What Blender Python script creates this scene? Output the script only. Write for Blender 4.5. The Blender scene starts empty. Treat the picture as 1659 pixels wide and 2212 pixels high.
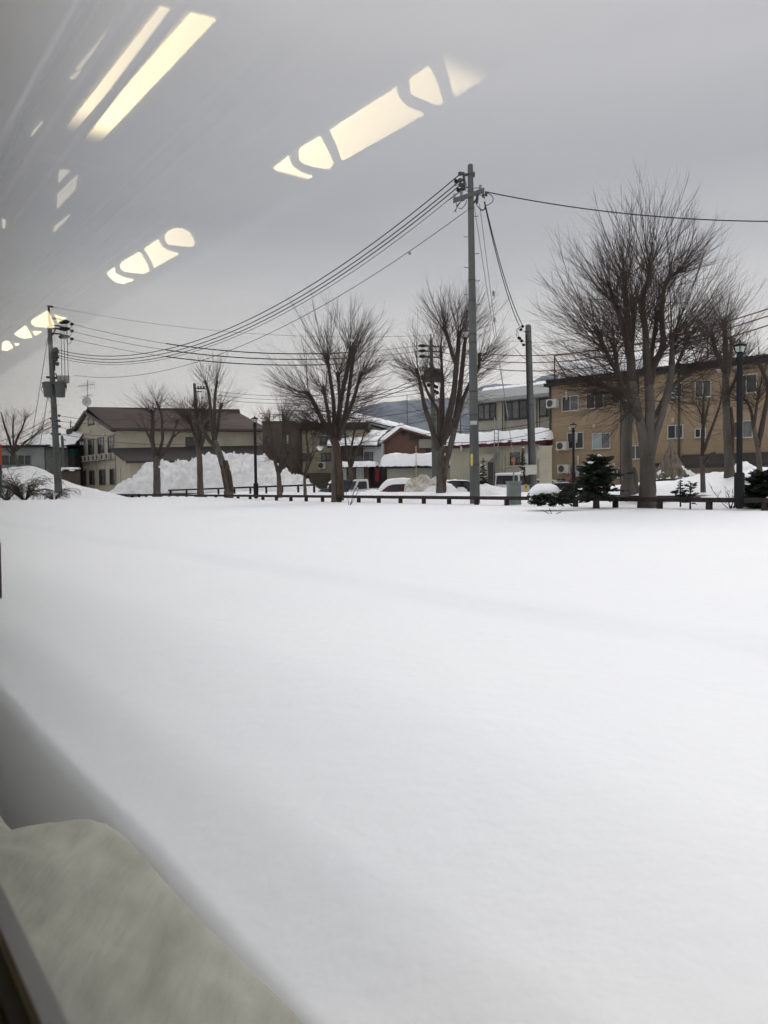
import bpy, math, random
from mathutils import Vector, Matrix, noise
R = math.radians
C = bpy.context.scene.collection
sc = bpy.context.scene
rnd = random.Random(7)

# ------------------------------------------------------------------ camera
CH = 0.87                      # eye height above the snow field (metres)
F = 1660.0                     # focal length in units of a 1659 x 2212 frame
PITCH, ROLL = R(-2.07), R(0.7)
cam_d = bpy.data.cameras.new('camera')
cam = bpy.data.objects.new('camera', cam_d); C.objects.link(cam)
CAMR = Matrix.Rotation(R(90) + PITCH, 3, 'X') @ Matrix.Rotation(-ROLL, 3, 'Z')
cam.matrix_world = Matrix.Translation((0, 0, CH)) @ CAMR.to_4x4()
cam_d.sensor_fit = 'VERTICAL'; cam_d.sensor_height = 36.0; cam_d.lens = 36.0 * F / 2212
cam_d.clip_start = 0.01; cam_d.clip_end = 30000
cam_d.dof.use_dof = True; cam_d.dof.focus_distance = 35; cam_d.dof.aperture_fstop = 5.0
sc.camera = cam

# ------------------------------------------------------------------ world: overcast winter sky
w = bpy.data.worlds.new('World'); sc.world = w; w.use_nodes = True
nt = w.node_tree; nt.nodes.clear()
def N_(nt, t, **k):
    n = nt.nodes.new(t)
    for a, v in k.items(): setattr(n, a, v)
    return n
out = N_(nt, 'ShaderNodeOutputWorld'); bg = N_(nt, 'ShaderNodeBackground')
sky = N_(nt, 'ShaderNodeTexSky', sky_type='NISHITA', sun_disc=False, sun_elevation=R(38), sun_rotation=R(150), dust_density=4.0)
tc = N_(nt, 'ShaderNodeTexCoord'); sep = N_(nt, 'ShaderNodeSeparateXYZ'); ramp = N_(nt, 'ShaderNodeValToRGB')
nt.links.new(tc.outputs['Generated'], sep.inputs[0])
mp = N_(nt, 'ShaderNodeMapping'); mp.inputs['Scale'].default_value = (1.1, 1.1, 5.5); mp.inputs['Rotation'].default_value = (0, R(5), 0)
nz = N_(nt, 'ShaderNodeTexNoise'); nz.inputs['Scale'].default_value = 1.6; nz.inputs['Detail'].default_value = 6; nz.inputs['Roughness'].default_value = .5
nt.links.new(tc.outputs['Generated'], mp.inputs[0]); nt.links.new(mp.outputs[0], nz.inputs['Vector'])
ma = N_(nt, 'ShaderNodeMath', operation='MULTIPLY_ADD'); ma.inputs[1].default_value = .17
sb = N_(nt, 'ShaderNodeMath', operation='SUBTRACT'); sb.inputs[1].default_value = .5
nt.links.new(nz.outputs[0], sb.inputs[0]); nt.links.new(sb.outputs[0], ma.inputs[0]); nt.links.new(sep.outputs['Z'], ma.inputs[2])
nt.links.new(ma.outputs[0], ramp.inputs[0])
SKYRAMP = [(0.0, (.86, .82, .79)), (.11, (.86, .825, .79)), (.18, (.72, .70, .69)), (.25, (.54, .535, .55)), (.34, (.435, .435, .465)), (.46, (.51, .505, .525)), (.60, (.66, .65, .66)), (1.0, (1.25, 1.25, 1.27))]
el = ramp.color_ramp.elements
while len(el) < len(SKYRAMP): el.new(.5)
for e, (p, c) in zip(el, SKYRAMP): e.position = p; e.color = (*[x / 1.3 for x in c], 1)
sc10 = N_(nt, 'ShaderNodeVectorMath', operation='SCALE'); sc10.inputs['Scale'].default_value = 13.0
nt.links.new(ramp.outputs[0], sc10.inputs[0])
mix = N_(nt, 'ShaderNodeMix', data_type='RGBA'); mix.inputs[0].default_value = .94
nt.links.new(sky.outputs[0], mix.inputs[6]); nt.links.new(sc10.outputs[0], mix.inputs[7])
nt.links.new(mix.outputs[2], bg.inputs[0]); bg.inputs[1].default_value = 0.10
nt.links.new(bg.outputs[0], out.inputs[0])
sl = bpy.data.lights.new('sun', 'SUN'); sl.energy = 0.88; sl.angle = R(25); sl.color = (1, .97, .93)
sun = bpy.data.objects.new('sun', sl); C.objects.link(sun)
sun.rotation_euler = (R(-50), 0, R(-25))
sc.view_settings.view_transform = 'Standard'; sc.view_settings.look = 'None'
sc.view_settings.exposure = 0.28; sc.view_settings.gamma = 1
sc.render.engine = 'CYCLES'
sc.cycles.max_bounces = 8; sc.cycles.transparent_max_bounces = 16; sc.cycles.volume_bounces = 0
sc.cycles.use_denoising = True

# ------------------------------------------------------------------ picture <-> world
def ray(px, py):
    return CAMR @ Vector(((px - 829.5) / F, (1106 - py) / F, -1))
def at(px, py, Y):
    d = ray(px, py); return Vector((0, 0, CH)) + d * (Y / d.y)
def atz(px, py, z):
    d = ray(px, py); return Vector((0, 0, CH)) + d * ((z - CH) / d.z)
def xat(px, Y, py=1050): return at(px, py, Y).x
TD = Vector((-0.599, 0.801, 0)); TD.normalize()        # along the railway
ND = Vector((TD.y, -TD.x, 0))                           # away from the train
FQ = 21.9                                               # railway to fence
def sm(a, b, x):
    t = min(1, max(0, (x - a) / (b - a))); return t * t * (3 - 2 * t)
def fb(x, y, s, o=3, z=0.0):
    v = 0; a = 1; t = 0
    for i in range(o):
        v += a * noise.noise(Vector((x / s, y / s, z + i * 7.3))); t += a; a *= .5; s *= .5
    return v / t
def gz(x, y):
    """height of the snow"""
    n = x * ND.x + y * ND.y; q = n - FQ
    s = x * TD.x + y * TD.y
    z = (0.08 * fb(x, y, 9, 2) + .025 * fb(x, y, 2.2, 2, 5)) * sm(2, 8, n) * (1 - .6 * sm(14, 20, n)) - .02 * sm(16, 21, n)
    z += -.095 * (1 - sm(3.95 + .3 * fb(s, 0, 3, 2), 4.25 + .3 * fb(s, 0, 3, 2), n)) * (.6 + .8 * abs(fb(s, 3, 2.5, 2)))
    z -= .20 * (1 - sm(.85, 2.2, n)) + .10 * (1 - sm(.80, 1.3, n)) + .75 * (1 - sm(.66, .91, n))
    if q > 0:
        right = sm(7, 13, x)
        z += min(q, 8) * (.047 + .06 * right) * sm(0, 3, q)
        z += .12 * fb(x, y, 4, 3, 3) * sm(0, 3, q)
        park = sm(8.5, 11.0, q) * sm(-9, -6, x - (y - 50) * -.3)
        z = z * (1 - park) + (-.62) * park
        far = sm(40, 70, q); z = z * (1 - far) - .6 * far
    z += .55 * sm(38, 48, s) * (1 - sm(52, 56, s)) * sm(4, 10, n) * (1 - sm(20, 25, n)) * .35
    return z

# ------------------------------------------------------------------ materials
def mat(name, col, rough=.7, var=.15, scale=3.0, bump=0.0, bscale=20.0, col2=None, metal=0.0, spec=None, lines=None, ribs=None, stretch=(1, 1, 1), detail=5, contrast=0):
    m = bpy.data.materials.new(name); m.use_nodes = True
    nt = m.node_tree; b = nt.nodes['Principled BSDF']
    b.inputs['Roughness'].default_value = rough; b.inputs['Metallic'].default_value = metal
    b.inputs['Specular IOR Level'].default_value = .22 if spec is None and not metal else (spec or .5)
    tc = N_(nt, 'ShaderNodeTexCoord'); mp = N_(nt, 'ShaderNodeMapping'); mp.inputs['Scale'].default_value = stretch
    nt.links.new(tc.outputs['Object'], mp.inputs[0])
    n = N_(nt, 'ShaderNodeTexNoise'); n.inputs['Scale'].default_value = scale; n.inputs['Detail'].default_value = detail; n.inputs['Roughness'].default_value = .62
    nt.links.new(mp.outputs[0], n.inputs['Vector'])
    r = N_(nt, 'ShaderNodeValToRGB'); r.color_ramp.elements[0].position = .3 + contrast; r.color_ramp.elements[1].position = .7 - contrast
    c2 = col2 or tuple(x * (1 - var * 2) for x in col)
    r.color_ramp.elements[0].color = (*c2, 1); r.color_ramp.elements[1].color = (*[min(1, x * (1 + (var if not col2 else 0))) for x in col], 1)
    nt.links.new(n.outputs[0], r.inputs[0]); last = r.outputs[0]
    hgt = None
    def stripe(vec, period, width, dark):
        nonlocal last
        sc_ = N_(nt, 'ShaderNodeVectorMath', operation='DOT_PRODUCT'); sc_.inputs[1].default_value = vec
        nt.links.new(tc.outputs['Object'], sc_.inputs[0])
        d = N_(nt, 'ShaderNodeMath', operation='DIVIDE'); d.inputs[1].default_value = period; nt.links.new(sc_.outputs['Value'], d.inputs[0])
        f = N_(nt, 'ShaderNodeMath', operation='FRACT'); nt.links.new(d.outputs[0], f.inputs[0])
        g = N_(nt, 'ShaderNodeMath', operation='LESS_THAN'); g.inputs[1].default_value = width; nt.links.new(f.outputs[0], g.inputs[0])
        k = N_(nt, 'ShaderNodeMath', operation='MULTIPLY'); k.inputs[1].default_value = dark; nt.links.new(g.outputs[0], k.inputs[0])
        x = N_(nt, 'ShaderNodeMix', data_type='RGBA'); nt.links.new(k.outputs[0], x.inputs[0]); nt.links.new(last, x.inputs[6])
        x.inputs[7].default_value = (*[c * .35 for c in col], 1); last = x.outputs[2]
        return g
    if lines: stripe((0, 0, 1), lines[0], lines[1], lines[2])
    if ribs: stripe(ribs[0], ribs[1], ribs[2], ribs[3])
    nt.links.new(last, b.inputs['Base Color'])
    if bump:
        n2 = N_(nt, 'ShaderNodeTexNoise'); n2.inputs['Scale'].default_value = bscale; n2.inputs['Detail'].default_value = 4
        nt.links.new(mp.outputs[0], n2.inputs['Vector'])
        bp = N_(nt, 'ShaderNodeBump'); bp.inputs['Strength'].default_value = bump; bp.inputs['Distance'].default_value = .03
        nt.links.new(n2.outputs[0], bp.inputs['Height']); nt.links.new(bp.outputs[0], b.inputs['Normal'])
    return m
def emat(name, col, s, fade=None):
    """fade = (world direction, dark coordinate, bright coordinate): the tube inside stops short of the diffuser's end"""
    m = bpy.data.materials.new(name); m.use_nodes = True
    b = m.node_tree.nodes['Principled BSDF']; b.inputs['Base Color'].default_value = (*col, 1)
    b.inputs['Emission Color'].default_value = (*col, 1); b.inputs['Emission Strength'].default_value = s
    if fade:
        nt = m.node_tree; ge = N_(nt, 'ShaderNodeNewGeometry'); last = None
        for d, a, c in fade:
            dt = N_(nt, 'ShaderNodeVectorMath', operation='DOT_PRODUCT'); dt.inputs[1].default_value = d; nt.links.new(ge.outputs['Position'], dt.inputs[0])
            mr = N_(nt, 'ShaderNodeMapRange', interpolation_type='SMOOTHSTEP'); mr.inputs['From Min'].default_value = a; mr.inputs['From Max'].default_value = c; mr.inputs['To Max'].default_value = s if last is None else 1.0
            nt.links.new(dt.outputs['Value'], mr.inputs['Value'])
            if last is None: last = mr.outputs[0]
            else:
                mm = N_(nt, 'ShaderNodeMath', operation='MULTIPLY'); nt.links.new(last, mm.inputs[0]); nt.links.new(mr.outputs[0], mm.inputs[1]); last = mm.outputs[0]
        nt.links.new(last, b.inputs['Emission Strength'])
    return m
def bldg_dir(xv):
    v = Vector(((xv - 829.5) / F, 1, 0)); v.normalize(); return -v
E8 = bldg_dir(-900)
M = dict(
    snow=mat('snow', (.90, .91, .93), .65, 0, .35, .25, 6, col2=(.87, .88, .91), spec=.2),
    psnow=mat('piled_snow', (.86, .87, .89), .75, 0, 1.1, .8, 5, col2=(.68, .68, .68), spec=.15, contrast=.02),
    dsnow=mat('dirty_snow', (.72, .70, .66), .8, 0, 1.6, .9, 6, col2=(.28, .24, .19), spec=.1),
    bark=mat('bark', (.135, .124, .11), .9, 0, 2.2, .9, 14, col2=(.065, .056, .048), stretch=(1, 1, .35)),
    barkd=mat('dark_bark', (.082, .069, .059), .9, 0, 2.5, .9, 14, col2=(.045, .036, .03), stretch=(1, 1, .35)),
    rot=mat('rotten_bark', (.115, .082, .056), .95, 0, 5, 1, 18, col2=(.035, .025, .02), stretch=(1, 1, .4)),
    twig=mat('twig', (.064, .046, .038), .85, .2, 1.2),
    twig2=mat('grey_twig', (.075, .058, .05), .85, .2, 1.2),
    green=mat('conifer_green', (.028, .042, .026), .8, .35, 3),
    conc=mat('pole_concrete', (.115, .12, .118), .85, .12, 1.6, .3, 30, stretch=(1, 1, .3)),
    steel=mat('dark_steel', (.07, .07, .072), .6, .2, 5),
    galv=mat('galvanised_steel', (.28, .29, .29), .5, .15, 6, metal=.3),
    wire=mat('cable', (.025, .025, .027), .6, .1, 3),
    owire=mat('sheathed_cable', (.20, .12, .045), .6, .1, 3),
    fence=mat('stained_wood', (.040, .028, .027), .75, .25, 6, .3, 20),
    orange=mat('tan_siding', (.31, .235, .155), .8, .07, .6, .1, 8, lines=(.46, .035, .4)),
    cream=mat('cream_render', (.45, .415, .33), .85, .08, .8, .1, 10),
    cream2=mat('beige_wall', (.33, .315, .265), .85, .08, .7),
    creamrib=mat('ribbed_cream_metal', (.37, .35, .27), .7, .08, .7, ribs=(E8, .3, .12, .35)),
    yell=mat('pale_yellow_render', (.36, .335, .235), .85, .08, .7),
    olive=mat('olive_wall', (.13, .125, .09), .85, .1, .9),
    brown=mat('dark_brown_siding', (.085, .066, .056), .8, .1, 1, lines=(.3, .05, .3)),
    rust=mat('red_brown_siding', (.16, .092, .075), .8, .08, .8),
    white=mat('white_siding', (.52, .53, .54), .8, .06, .9),
    roofb=mat('brown_roof', (.075, .052, .047), .6, .12, .8, .2, 12, lines=(.33, .12, .35)),
    roofg=mat('dark_grey_roof', (.048, .043, .043), .6, .12, 1, .2, 12, lines=(.25, .12, .3)),
    tile=mat('black_tile', (.028, .027, .028), .5, .2, 3),
    red=mat('red_fascia', (.085, .018, .02), .5, .15, 2),
    redp=mat('red_paint', (.20, .02, .025), .35, .05, 2),
    glass=mat('window_glass', (.030, .034, .038), .12, .3, .9, spec=.6),
    curt=mat('curtained_glass', (.12, .125, .125), .25, .25, 2.5, spec=.6, ribs=(E8, .16, .35, .25)),
    frost=mat('frosted_glass', (.30, .36, .37), .4, .06, 2),
    sash=mat('aluminium_sash', (.50, .50, .48), .5, .05, 3),
    dsash=mat('bronze_sash', (.055, .045, .04), .5, .1, 3),
    acw=mat('ac_casing', (.50, .49, .45), .6, .08, 3),
    pipe=mat('pipe_cover', (.46, .42, .33), .6, .08, 3),
    stain=mat('stained_tray', (.17, .145, .11), .8, .3, 4),
    cabin=mat('cabinet_green', (.20, .235, .22), .55, .08, 3),
    black=mat('black_rubber', (.012, .012, .012), .7, .2, 5),
    lamp=mat('lamp_iron', (.016, .015, .018), .7, .15, 4),
    lglass=mat('lamp_glass', (.48, .52, .50), .3, .1, 6),
    beacon=mat('orange_lens', (.65, .14, .03), .4, .1, 6),
    signy=mat('yellow_plate', (.60, .53, .12), .5, .1, 8),
    carb=mat('dark_blue_paint', (.018, .028, .038), .25, .05, 3, spec=.6),
    carw=mat('white_paint', (.62, .63, .63), .3, .04, 3, spec=.5),
    carm=mat('mint_paint', (.42, .50, .47), .35, .04, 3, spec=.5),
    straw=mat('straw_matting', (.20, .175, .135), .95, .35, 5, 1, 25, stretch=(2.5, 2.5, .25)),
    teal=mat('teal_sheet', (.02, .085, .08), .6, .1, 2, ribs=(Vector((1, 0, 0)), .25, .2, .4)),
    grey=mat('grey_wall', (.26, .28, .27), .85, .12, .8),
    shutter=mat('roller_shutter', (.36, .36, .30), .6, .06, 1, lines=(.12, .25, .3)),
    gap_shade=mat('dark_gap_shade', (.075, .08, .075), .95, 0, 9, 1, 30, col2=(.03, .034, .032)),  # near-black colour standing for shade in the trackside gap
    slab=mat('slushy_concrete', (.50, .495, .43), .9, 0, 3.2, .4, 9, col2=(.33, .33, .28), detail=8, stretch=(1.6, .45, 1)),
    alum=mat('window_alloy', (.24, .24, .26), .6, .06, 4),
    panel=mat('beige_panel', (.62, .55, .42), .6, .05, 2),
    ceil=mat('white_panel', (.70, .68, .62), .6, .04, 2),
    body=mat('carriage_paint', (.40, .41, .42), .4, .06, 1),
)

# ------------------------------------------------------------------ mesh builder
class MB:
    def __init__(s): s.v = []; s.f = []; s.sm = []
    def add(s, vs, fs, smooth=False):
        o = len(s.v); s.v += [tuple(v) for v in vs]; s.f += [tuple(i + o for i in f) for f in fs]; s.sm += [smooth] * len(fs); return s
    def hexa(s, p):
        return s.add(p, [(0, 3, 2, 1), (4, 5, 6, 7), (0, 1, 5, 4), (1, 2, 6, 5), (2, 3, 7, 6), (3, 0, 4, 7)])
    def box(s, x0, x1, y0, y1, z0, z1):
        return s.hexa([Vector(p) for p in ((x0, y0, z0), (x1, y0, z0), (x1, y1, z0), (x0, y1, z0), (x0, y0, z1), (x1, y0, z1), (x1, y1, z1), (x0, y1, z1))])
    def tube(s, pts, rad, n=8, cap=True, smooth=True):
        pts = [Vector(p) for p in pts]
        if not isinstance(rad, (list, tuple)): rad = [rad] * len(pts)
        d = (pts[1] - pts[0]).normalized(); a = d.orthogonal().normalized(); vs = []; fs = []
        for i, p in enumerate(pts):
            d = (pts[min(i + 1, len(pts) - 1)] - pts[max(i - 1, 0)])
            if d.length < 1e-9: d = Vector((0, 0, 1))
            d.normalize(); a = (a - d * a.dot(d)); a = a.normalized() if a.length > 1e-6 else d.orthogonal().normalized(); b = d.cross(a)
            for k in range(n):
                t = 2 * math.pi * k / n; vs.append(p + (a * math.cos(t) + b * math.sin(t)) * rad[i])
        for i in range(len(pts) - 1):
            for k in range(n):
                q = i * n + k; q2 = i * n + (k + 1) % n; fs.append((q, q2, q2 + n, q + n))
        if cap: fs.append(tuple(range(n - 1, -1, -1))); e = (len(pts) - 1) * n; fs.append(tuple(range(e, e + n)))
        return s.add(vs, fs, smooth)
    def prism(s, poly, vec):
        n = len(poly); poly = [Vector(p) for p in poly]; vec = Vector(vec)
        vs = poly + [p + vec for p in poly]
        fs = [tuple(range(n - 1, -1, -1)), tuple(range(n, 2 * n))] + [(i, (i + 1) % n, n + (i + 1) % n, n + i) for i in range(n)]
        return s.add(vs, fs)
    def grid(s, nu, nv, fn, smooth=True, closed=False):
        vs = [fn(i / (nu - 1), j / (nv - 1)) for j in range(nv) for i in range(nu)]
        fs = [(j * nu + i, j * nu + i + 1, (j + 1) * nu + i + 1, (j + 1) * nu + i) for j in range(nv - 1) for i in range(nu - 1)]
        return s.add(vs, fs, smooth)
    def blob(s, c, r, nu=14, nv=9, amp=.15, seed=0.0, flat=None):
        c = Vector(c)
        def fn(u, v):
            a = 2 * math.pi * u; b = math.pi * (v - .5)
            d = Vector((math.cos(b) * math.cos(a), math.cos(b) * math.sin(a), math.sin(b)))
            k = 1 + amp * noise.noise(d * 1.7 + Vector((seed, seed, 0))) + amp * .5 * noise.noise(d * 4 + Vector((seed, 3, 0)))
            p = Vector((d.x * r[0], d.y * r[1], d.z * r[2])) * k
            if flat is not None: p.z = max(p.z, flat)
            return c + p
        return s.grid(nu, nv, fn)
    def lathe(s, c, prof, n=12, smooth=True):
        c = Vector(c); vs = []; fs = []
        for r, z in prof:
            for k in range(n):
                t = 2 * math.pi * k / n; vs.append(c + Vector((r * math.cos(t), r * math.sin(t), z)))
        for i in range(len(prof) - 1):
            for k in range(n):
                q = i * n + k; q2 = i * n + (k + 1) % n; fs.append((q, q2, q2 + n, q + n))
        fs.append(tuple(range(n - 1, -1, -1))); e = (len(prof) - 1) * n; fs.append(tuple(range(e, e + n)))
        return s.add(vs, fs, smooth)
    def build(s, name, m, parent=None, label=None):
        me = bpy.data.meshes.new(name)
        off = ROOTLOC.get(parent.name, Vector((0, 0, 0))) if parent is not None else Vector((0, 0, 0))
        me.from_pydata([(v[0] - off.x, v[1] - off.y, v[2] - off.z) for v in s.v], [], s.f)
        me.polygons.foreach_set('use_smooth', s.sm)
        me.materials.append(M[m] if isinstance(m, str) else m); me.update()
        o = bpy.data.objects.new(name, me); C.objects.link(o)
        if parent is not None: o.parent = parent; ROOTLOC[o.name] = off
        if label: o['label'] = label
        return o
ROOTLOC = {}
def tag(o, label, cat=None, group=None, kind=None):
    if label: o['label'] = label
    if cat: o['category'] = cat
    if group: o['group'] = group
    if kind: o['kind'] = kind
    return o
def root(name, loc, label, cat, group=None, rz=None):
    o = bpy.data.objects.new(name, None); C.objects.link(o); o.empty_display_size = .2
    o.location = loc
    if rz is not None: o.rotation_euler[2] = rz; ROOTLOC[o.name] = Vector((0, 0, 0))   # local coordinates
    else: ROOTLOC[o.name] = Vector(loc)
    return tag(o, label, cat, group)
def solo(mb, name, m, label, cat, group=None):
    """a thing of one mesh"""
    c = Vector(min(mb.v, key=lambda v: v[2])); o = mb_shift(mb, c, name, m); return tag(o, label, cat, group)
def mb_shift(mb, c, name, m):
    mb.v = [(v[0] - c.x, v[1] - c.y, v[2] - c.z) for v in mb.v]
    o = mb.build(name, m); o.location = c; return o

# ------------------------------------------------------------------ the ground
def axis(a, b, fine):
    """samples: fine list of (upto, step) growing outwards"""
    out = [a]; x = a
    for lim, st in fine:
        while x < lim - 1e-6: x += st; out.append(x)
    return out
na = [-400, -60, -20, -8, -3, -1, 0] + [i * .03 for i in range(8, 50)] + [1.5 + i * .07 for i in range(0, 14)] + [2.5 + i * .16 for i in range(1, 26)] + [6.6 + i * .42 for i in range(0, 36)] + [21.9 + i * .33 for i in range(0, 50)] + [39 + i * 1.5 for i in range(0, 30)] + [90, 120, 180, 300, 600, 1200, 2500, 4400]
sa = [-4400, -2400, -900, -300, -150, -90, -60, -45, -36] + [-30 + i * .8 for i in range(0, 30)] + [-6 + i * .33 for i in range(0, 100)] + [27.5 + i * .7 for i in range(0, 110)] + [110, 130, 170, 250, 400, 900, 2400, 4400]
g = MB()
vs = []
for s_ in sa:
    for n_ in na:
        p = TD * s_ + ND * n_; vs.append((p.x, p.y, gz(p.x, p.y) if abs(s_) < 400 and n_ < 400 else -.6))
nn = len(na)
fs = [(i * nn + j, (i + 1) * nn + j, (i + 1) * nn + j + 1, i * nn + j + 1) for i in range(len(sa) - 1) for j in range(nn - 1)]
g.add(vs, fs, True)
go = g.build('snow_ground', 'snow'); go['kind'] = 'structure'; go['label'] = 'smooth deep snow covering the field and park'

# ------------------------------------------------------------------ mountains
def mountain(name, prof, Y, depth, label, seed):
    pts = [at(px, py, Y) for px, py in prof]
    def fn(u, v):
        k = u * (len(pts) - 1); i = min(int(k), len(pts) - 2); t = k - i
        p = pts[i].lerp(pts[i + 1], t); h = p.z + 2
        zz = h * (1 - abs(v - .5) * 2) ** .8
        y = p.y + (v - .5) * depth
        rg = noise.noise(Vector((p.x / 230, v * 2.2, seed))) + .5 * noise.noise(Vector((p.x / 90, v * 5, seed)))
        zz += rg * h * .22 * (1 - (1 - abs(v - .5) * 2) ** 3) * min(1, zz / 30)
        if v == .5: zz += 5 * noise.noise(Vector((p.x / 60, seed, 0)))
        return Vector((p.x + (v - .5) * 60, y, zz - 2))
    o = MB().grid(170, 41, fn).build(name, MTN); o['kind'] = 'structure'; o['label'] = label
MTN = mat('hazed_mountain_forest', (.075, .09, .115), .95, 0, .008, 0, col2=(.20, .23, .28), detail=10, contrast=.04, stretch=(1.8, .8, .8))  # forest tones with the blue of distance haze mixed into the colour
mountain('mountain', [(560, 1020), (640, 960), (700, 921), (745, 897), (790, 878), (830, 868), (880, 866), (930, 860), (985, 862), (1040, 872), (1110, 890), (1200, 900), (1300, 930)], 3200, 2200, 'blue-grey forested mountain behind the red-brown house', 2.0)
mountain('mountain', [(900, 960), (960, 880), (1010, 847), (1040, 836), (1066, 829), (1100, 830), (1130, 829), (1150, 823), (1170, 813), (1195, 808), (1240, 818), (1400, 850), (1600, 880), (1800, 900)], 4400, 2600, 'farther mountain whose crest shows above the two-storey beige building', 5.0)

# ------------------------------------------------------------------ buildings
class Fac:
    def __init__(s, px, Y, E, py=1046):
        s.O = at(px, py, Y); s.O.z = 0; s.E = Vector(E).normalized(); s.N = Vector((s.E.y, -s.E.x, 0))
    def hit(s, px, py, d=0):
        r = ray(px, py); o = Vector((0, 0, CH)); P = s.O + s.N * d
        t = (P - o).dot(s.N) / r.dot(s.N); q = o + r * t
        return (q - s.O).dot(s.E), q.z
    def p(s, u, z, d=0): return s.O + s.E * u + s.N * d + Vector((0, 0, z))
    def box(s, mb, u0, u1, z0, z1, d0, d1):
        return mb.hexa([s.p(u0, z0, d1), s.p(u1, z0, d1), s.p(u1, z0, d0), s.p(u0, z0, d0), s.p(u0, z1, d1), s.p(u1, z1, d1), s.p(u1, z1, d0), s.p(u0, z1, d0)])
    def rect(s, a, b, d=0):
        u0, z1 = s.hit(*a, d); u1, z0 = s.hit(*b, d); return u0, u1, z0, z1
    def poly(s, mb, pts, d0, d1):
        return mb.prism([s.p(u, z, d0) for u, z in pts], s.N * (d1 - d0))
def window(f, par, u0, u1, z0, z1, fm='sash', panes=('glass', 'glass'), d=0.0, t=.05, rows=0, sill=True):
    fr = MB(); w = u1 - u0; k = t
    for a, b, c, e in ((u0 - k, u1 + k, z1, z1 + k), (u0 - k, u1 + k, z0 - k, z0), (u0 - k, u0, z0, z1), (u1, u1 + k, z0, z1)):
        f.box(fr, a, b, c, e, d - .02, d + .07)
    if sill: f.box(fr, u0 - k * 1.5, u1 + k * 1.5, z0 - k * 1.6, z0 - k, d - .02, d + .13)
    n = len(panes)
    for i in range(1, n):
        x = u0 + w * i / n; f.box(fr, x - k * .5, x + k * .5, z0, z1, d - .02, d + .055)
    for i in range(rows):
        zz = z0 + (z1 - z0) * (i + 1) / (rows + 1); f.box(fr, u0, u1, zz - .015, zz + .015, d - .02, d + .05)
    fo = fr.build('window', fm, par)
    for i, pm in enumerate(panes):
        g = MB(); f.box(g, u0 + w * i / n, u0 + w * (i + 1) / n, z0, z1, d - .02, d + .012 + .014 * (i % 2))
        g.build('pane', pm, fo)
    return fo
def ac_unit(f, par, u0, z0, w=.78, h=.56, dep=.3, fan=True, d=.12):
    b = MB(); f.box(b, u0, u0 + w, z0, z0 + h, d, d + dep)
    for k in (0.1, .85): f.box(b, u0 + w * k, u0 + w * k + .04, z0 - .06, z0 - .003, 0, d + dep)
    o = b.build('air_conditioner', 'acw', par)
    c = f.p(u0 + w * .37, z0 + h * .5, d + dep)
    g = MB().tube([c - f.N * .02, c + f.N * .015], h * .40, 16, smooth=False); g.build('fan_grille', 'steel', o)
def snowcap(name, f, u0, u1, d0, d1, z, th, par=None, tilt=0.0, lump=.12, seed=0.0, m='snow', over=.12, edge=.35, nu=60, nv=14):
    """rounded slab of snow over a roof: d0 far edge (negative), d1 near edge; tilt = drop per metre towards the near edge"""
    def hz(u, v):
        return z - tilt * (v - d0)
    def top(a, b):
        uu = u0 + (u1 - u0) * a; dd = d0 + (d1 + over - d0) * b
        e = min((uu - u0) / edge, (u1 - uu) / edge, (dd - d0) / edge, (d1 + over - dd) / edge)
        e = max(0, min(1, e)); r = math.sqrt(1 - (1 - e) ** 2)
        nz_ = lump * noise.noise(Vector((uu * .7 + seed, dd * .7, seed))) + lump * .5 * noise.noise(Vector((uu * 2.1, dd * 2.1, seed + 4)))
        jag = .10 * noise.noise(Vector((uu * 1.6, seed, 9))) + .06 * noise.noise(Vector((uu * 5, seed, 2))) if b > .8 else 0
        dd2 = dd + jag * (b > .9)
        return f.p(uu, hz(uu, dd) + r * (th + nz_) - (1 - r) * (.05 if b < .9 else .16 + jag), dd2)
    mb = MB().grid(nu, nv, top)
    def bot(a, b):
        uu = u0 + (u1 - u0) * a; dd = d0 + (d1 + over - d0) * b
        return f.p(uu, hz(uu, dd) - .05, dd)
    def skirt(a, b):
        p = top(a, 1.0); q = f.p(u0 + (u1 - u0) * a, hz(0, d1) + .004, d1 - .05); return p.lerp(q, b)
    mb.grid(nu, 3, skirt)
    return mb.build(name, m, par)
def downpipe(f, par, u, z0, z1, r=.05, m='pipe', name='downpipe'):
    MB().tube([f.p(u, z0, .1), f.p(u, z1, .1)], r, 8).build(name, m, par)

# --- tan three-storey building
f = Fac(1191, 58, E8)
b = root('apartment_building', f.p(0, -.6), 'large tan horizontally sided three-storey building with black tiled eave and a small awning', 'building')
uR = f.hit(1800, 1000)[0]; zt = f.hit(1191, 835)[1]
wl = MB(); f.box(wl, 0, uR, -1, zt, -10, 0); wl.build('wall', 'orange', b)
ev = MB(); f.box(ev, -.35, uR, zt, zt + .22, -10.2, .45)
ro = ev.build('roof', 'tile', b)
tl = MB()
for i in range(int(uR / .36)):
    u = .0 + i * .36
    tl.tube([f.p(u, zt + .33, .55), f.p(u, zt + .55, -1.0)], .13, 8)
tl.build('eave_tile_row', 'tile', ro)
MB().tube([f.p(-.05, -1, .05), f.p(-.05, zt, .05)], .09, 8).build('corner_trim', 'steel', b)
for px in (1343, 1468):
    u = f.hit(px, 900)[0]; MB().tube([f.p(u, -.5, .12), f.p(u, zt, .12)], .07, 8).build('downpipe', 'steel', b)
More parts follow.
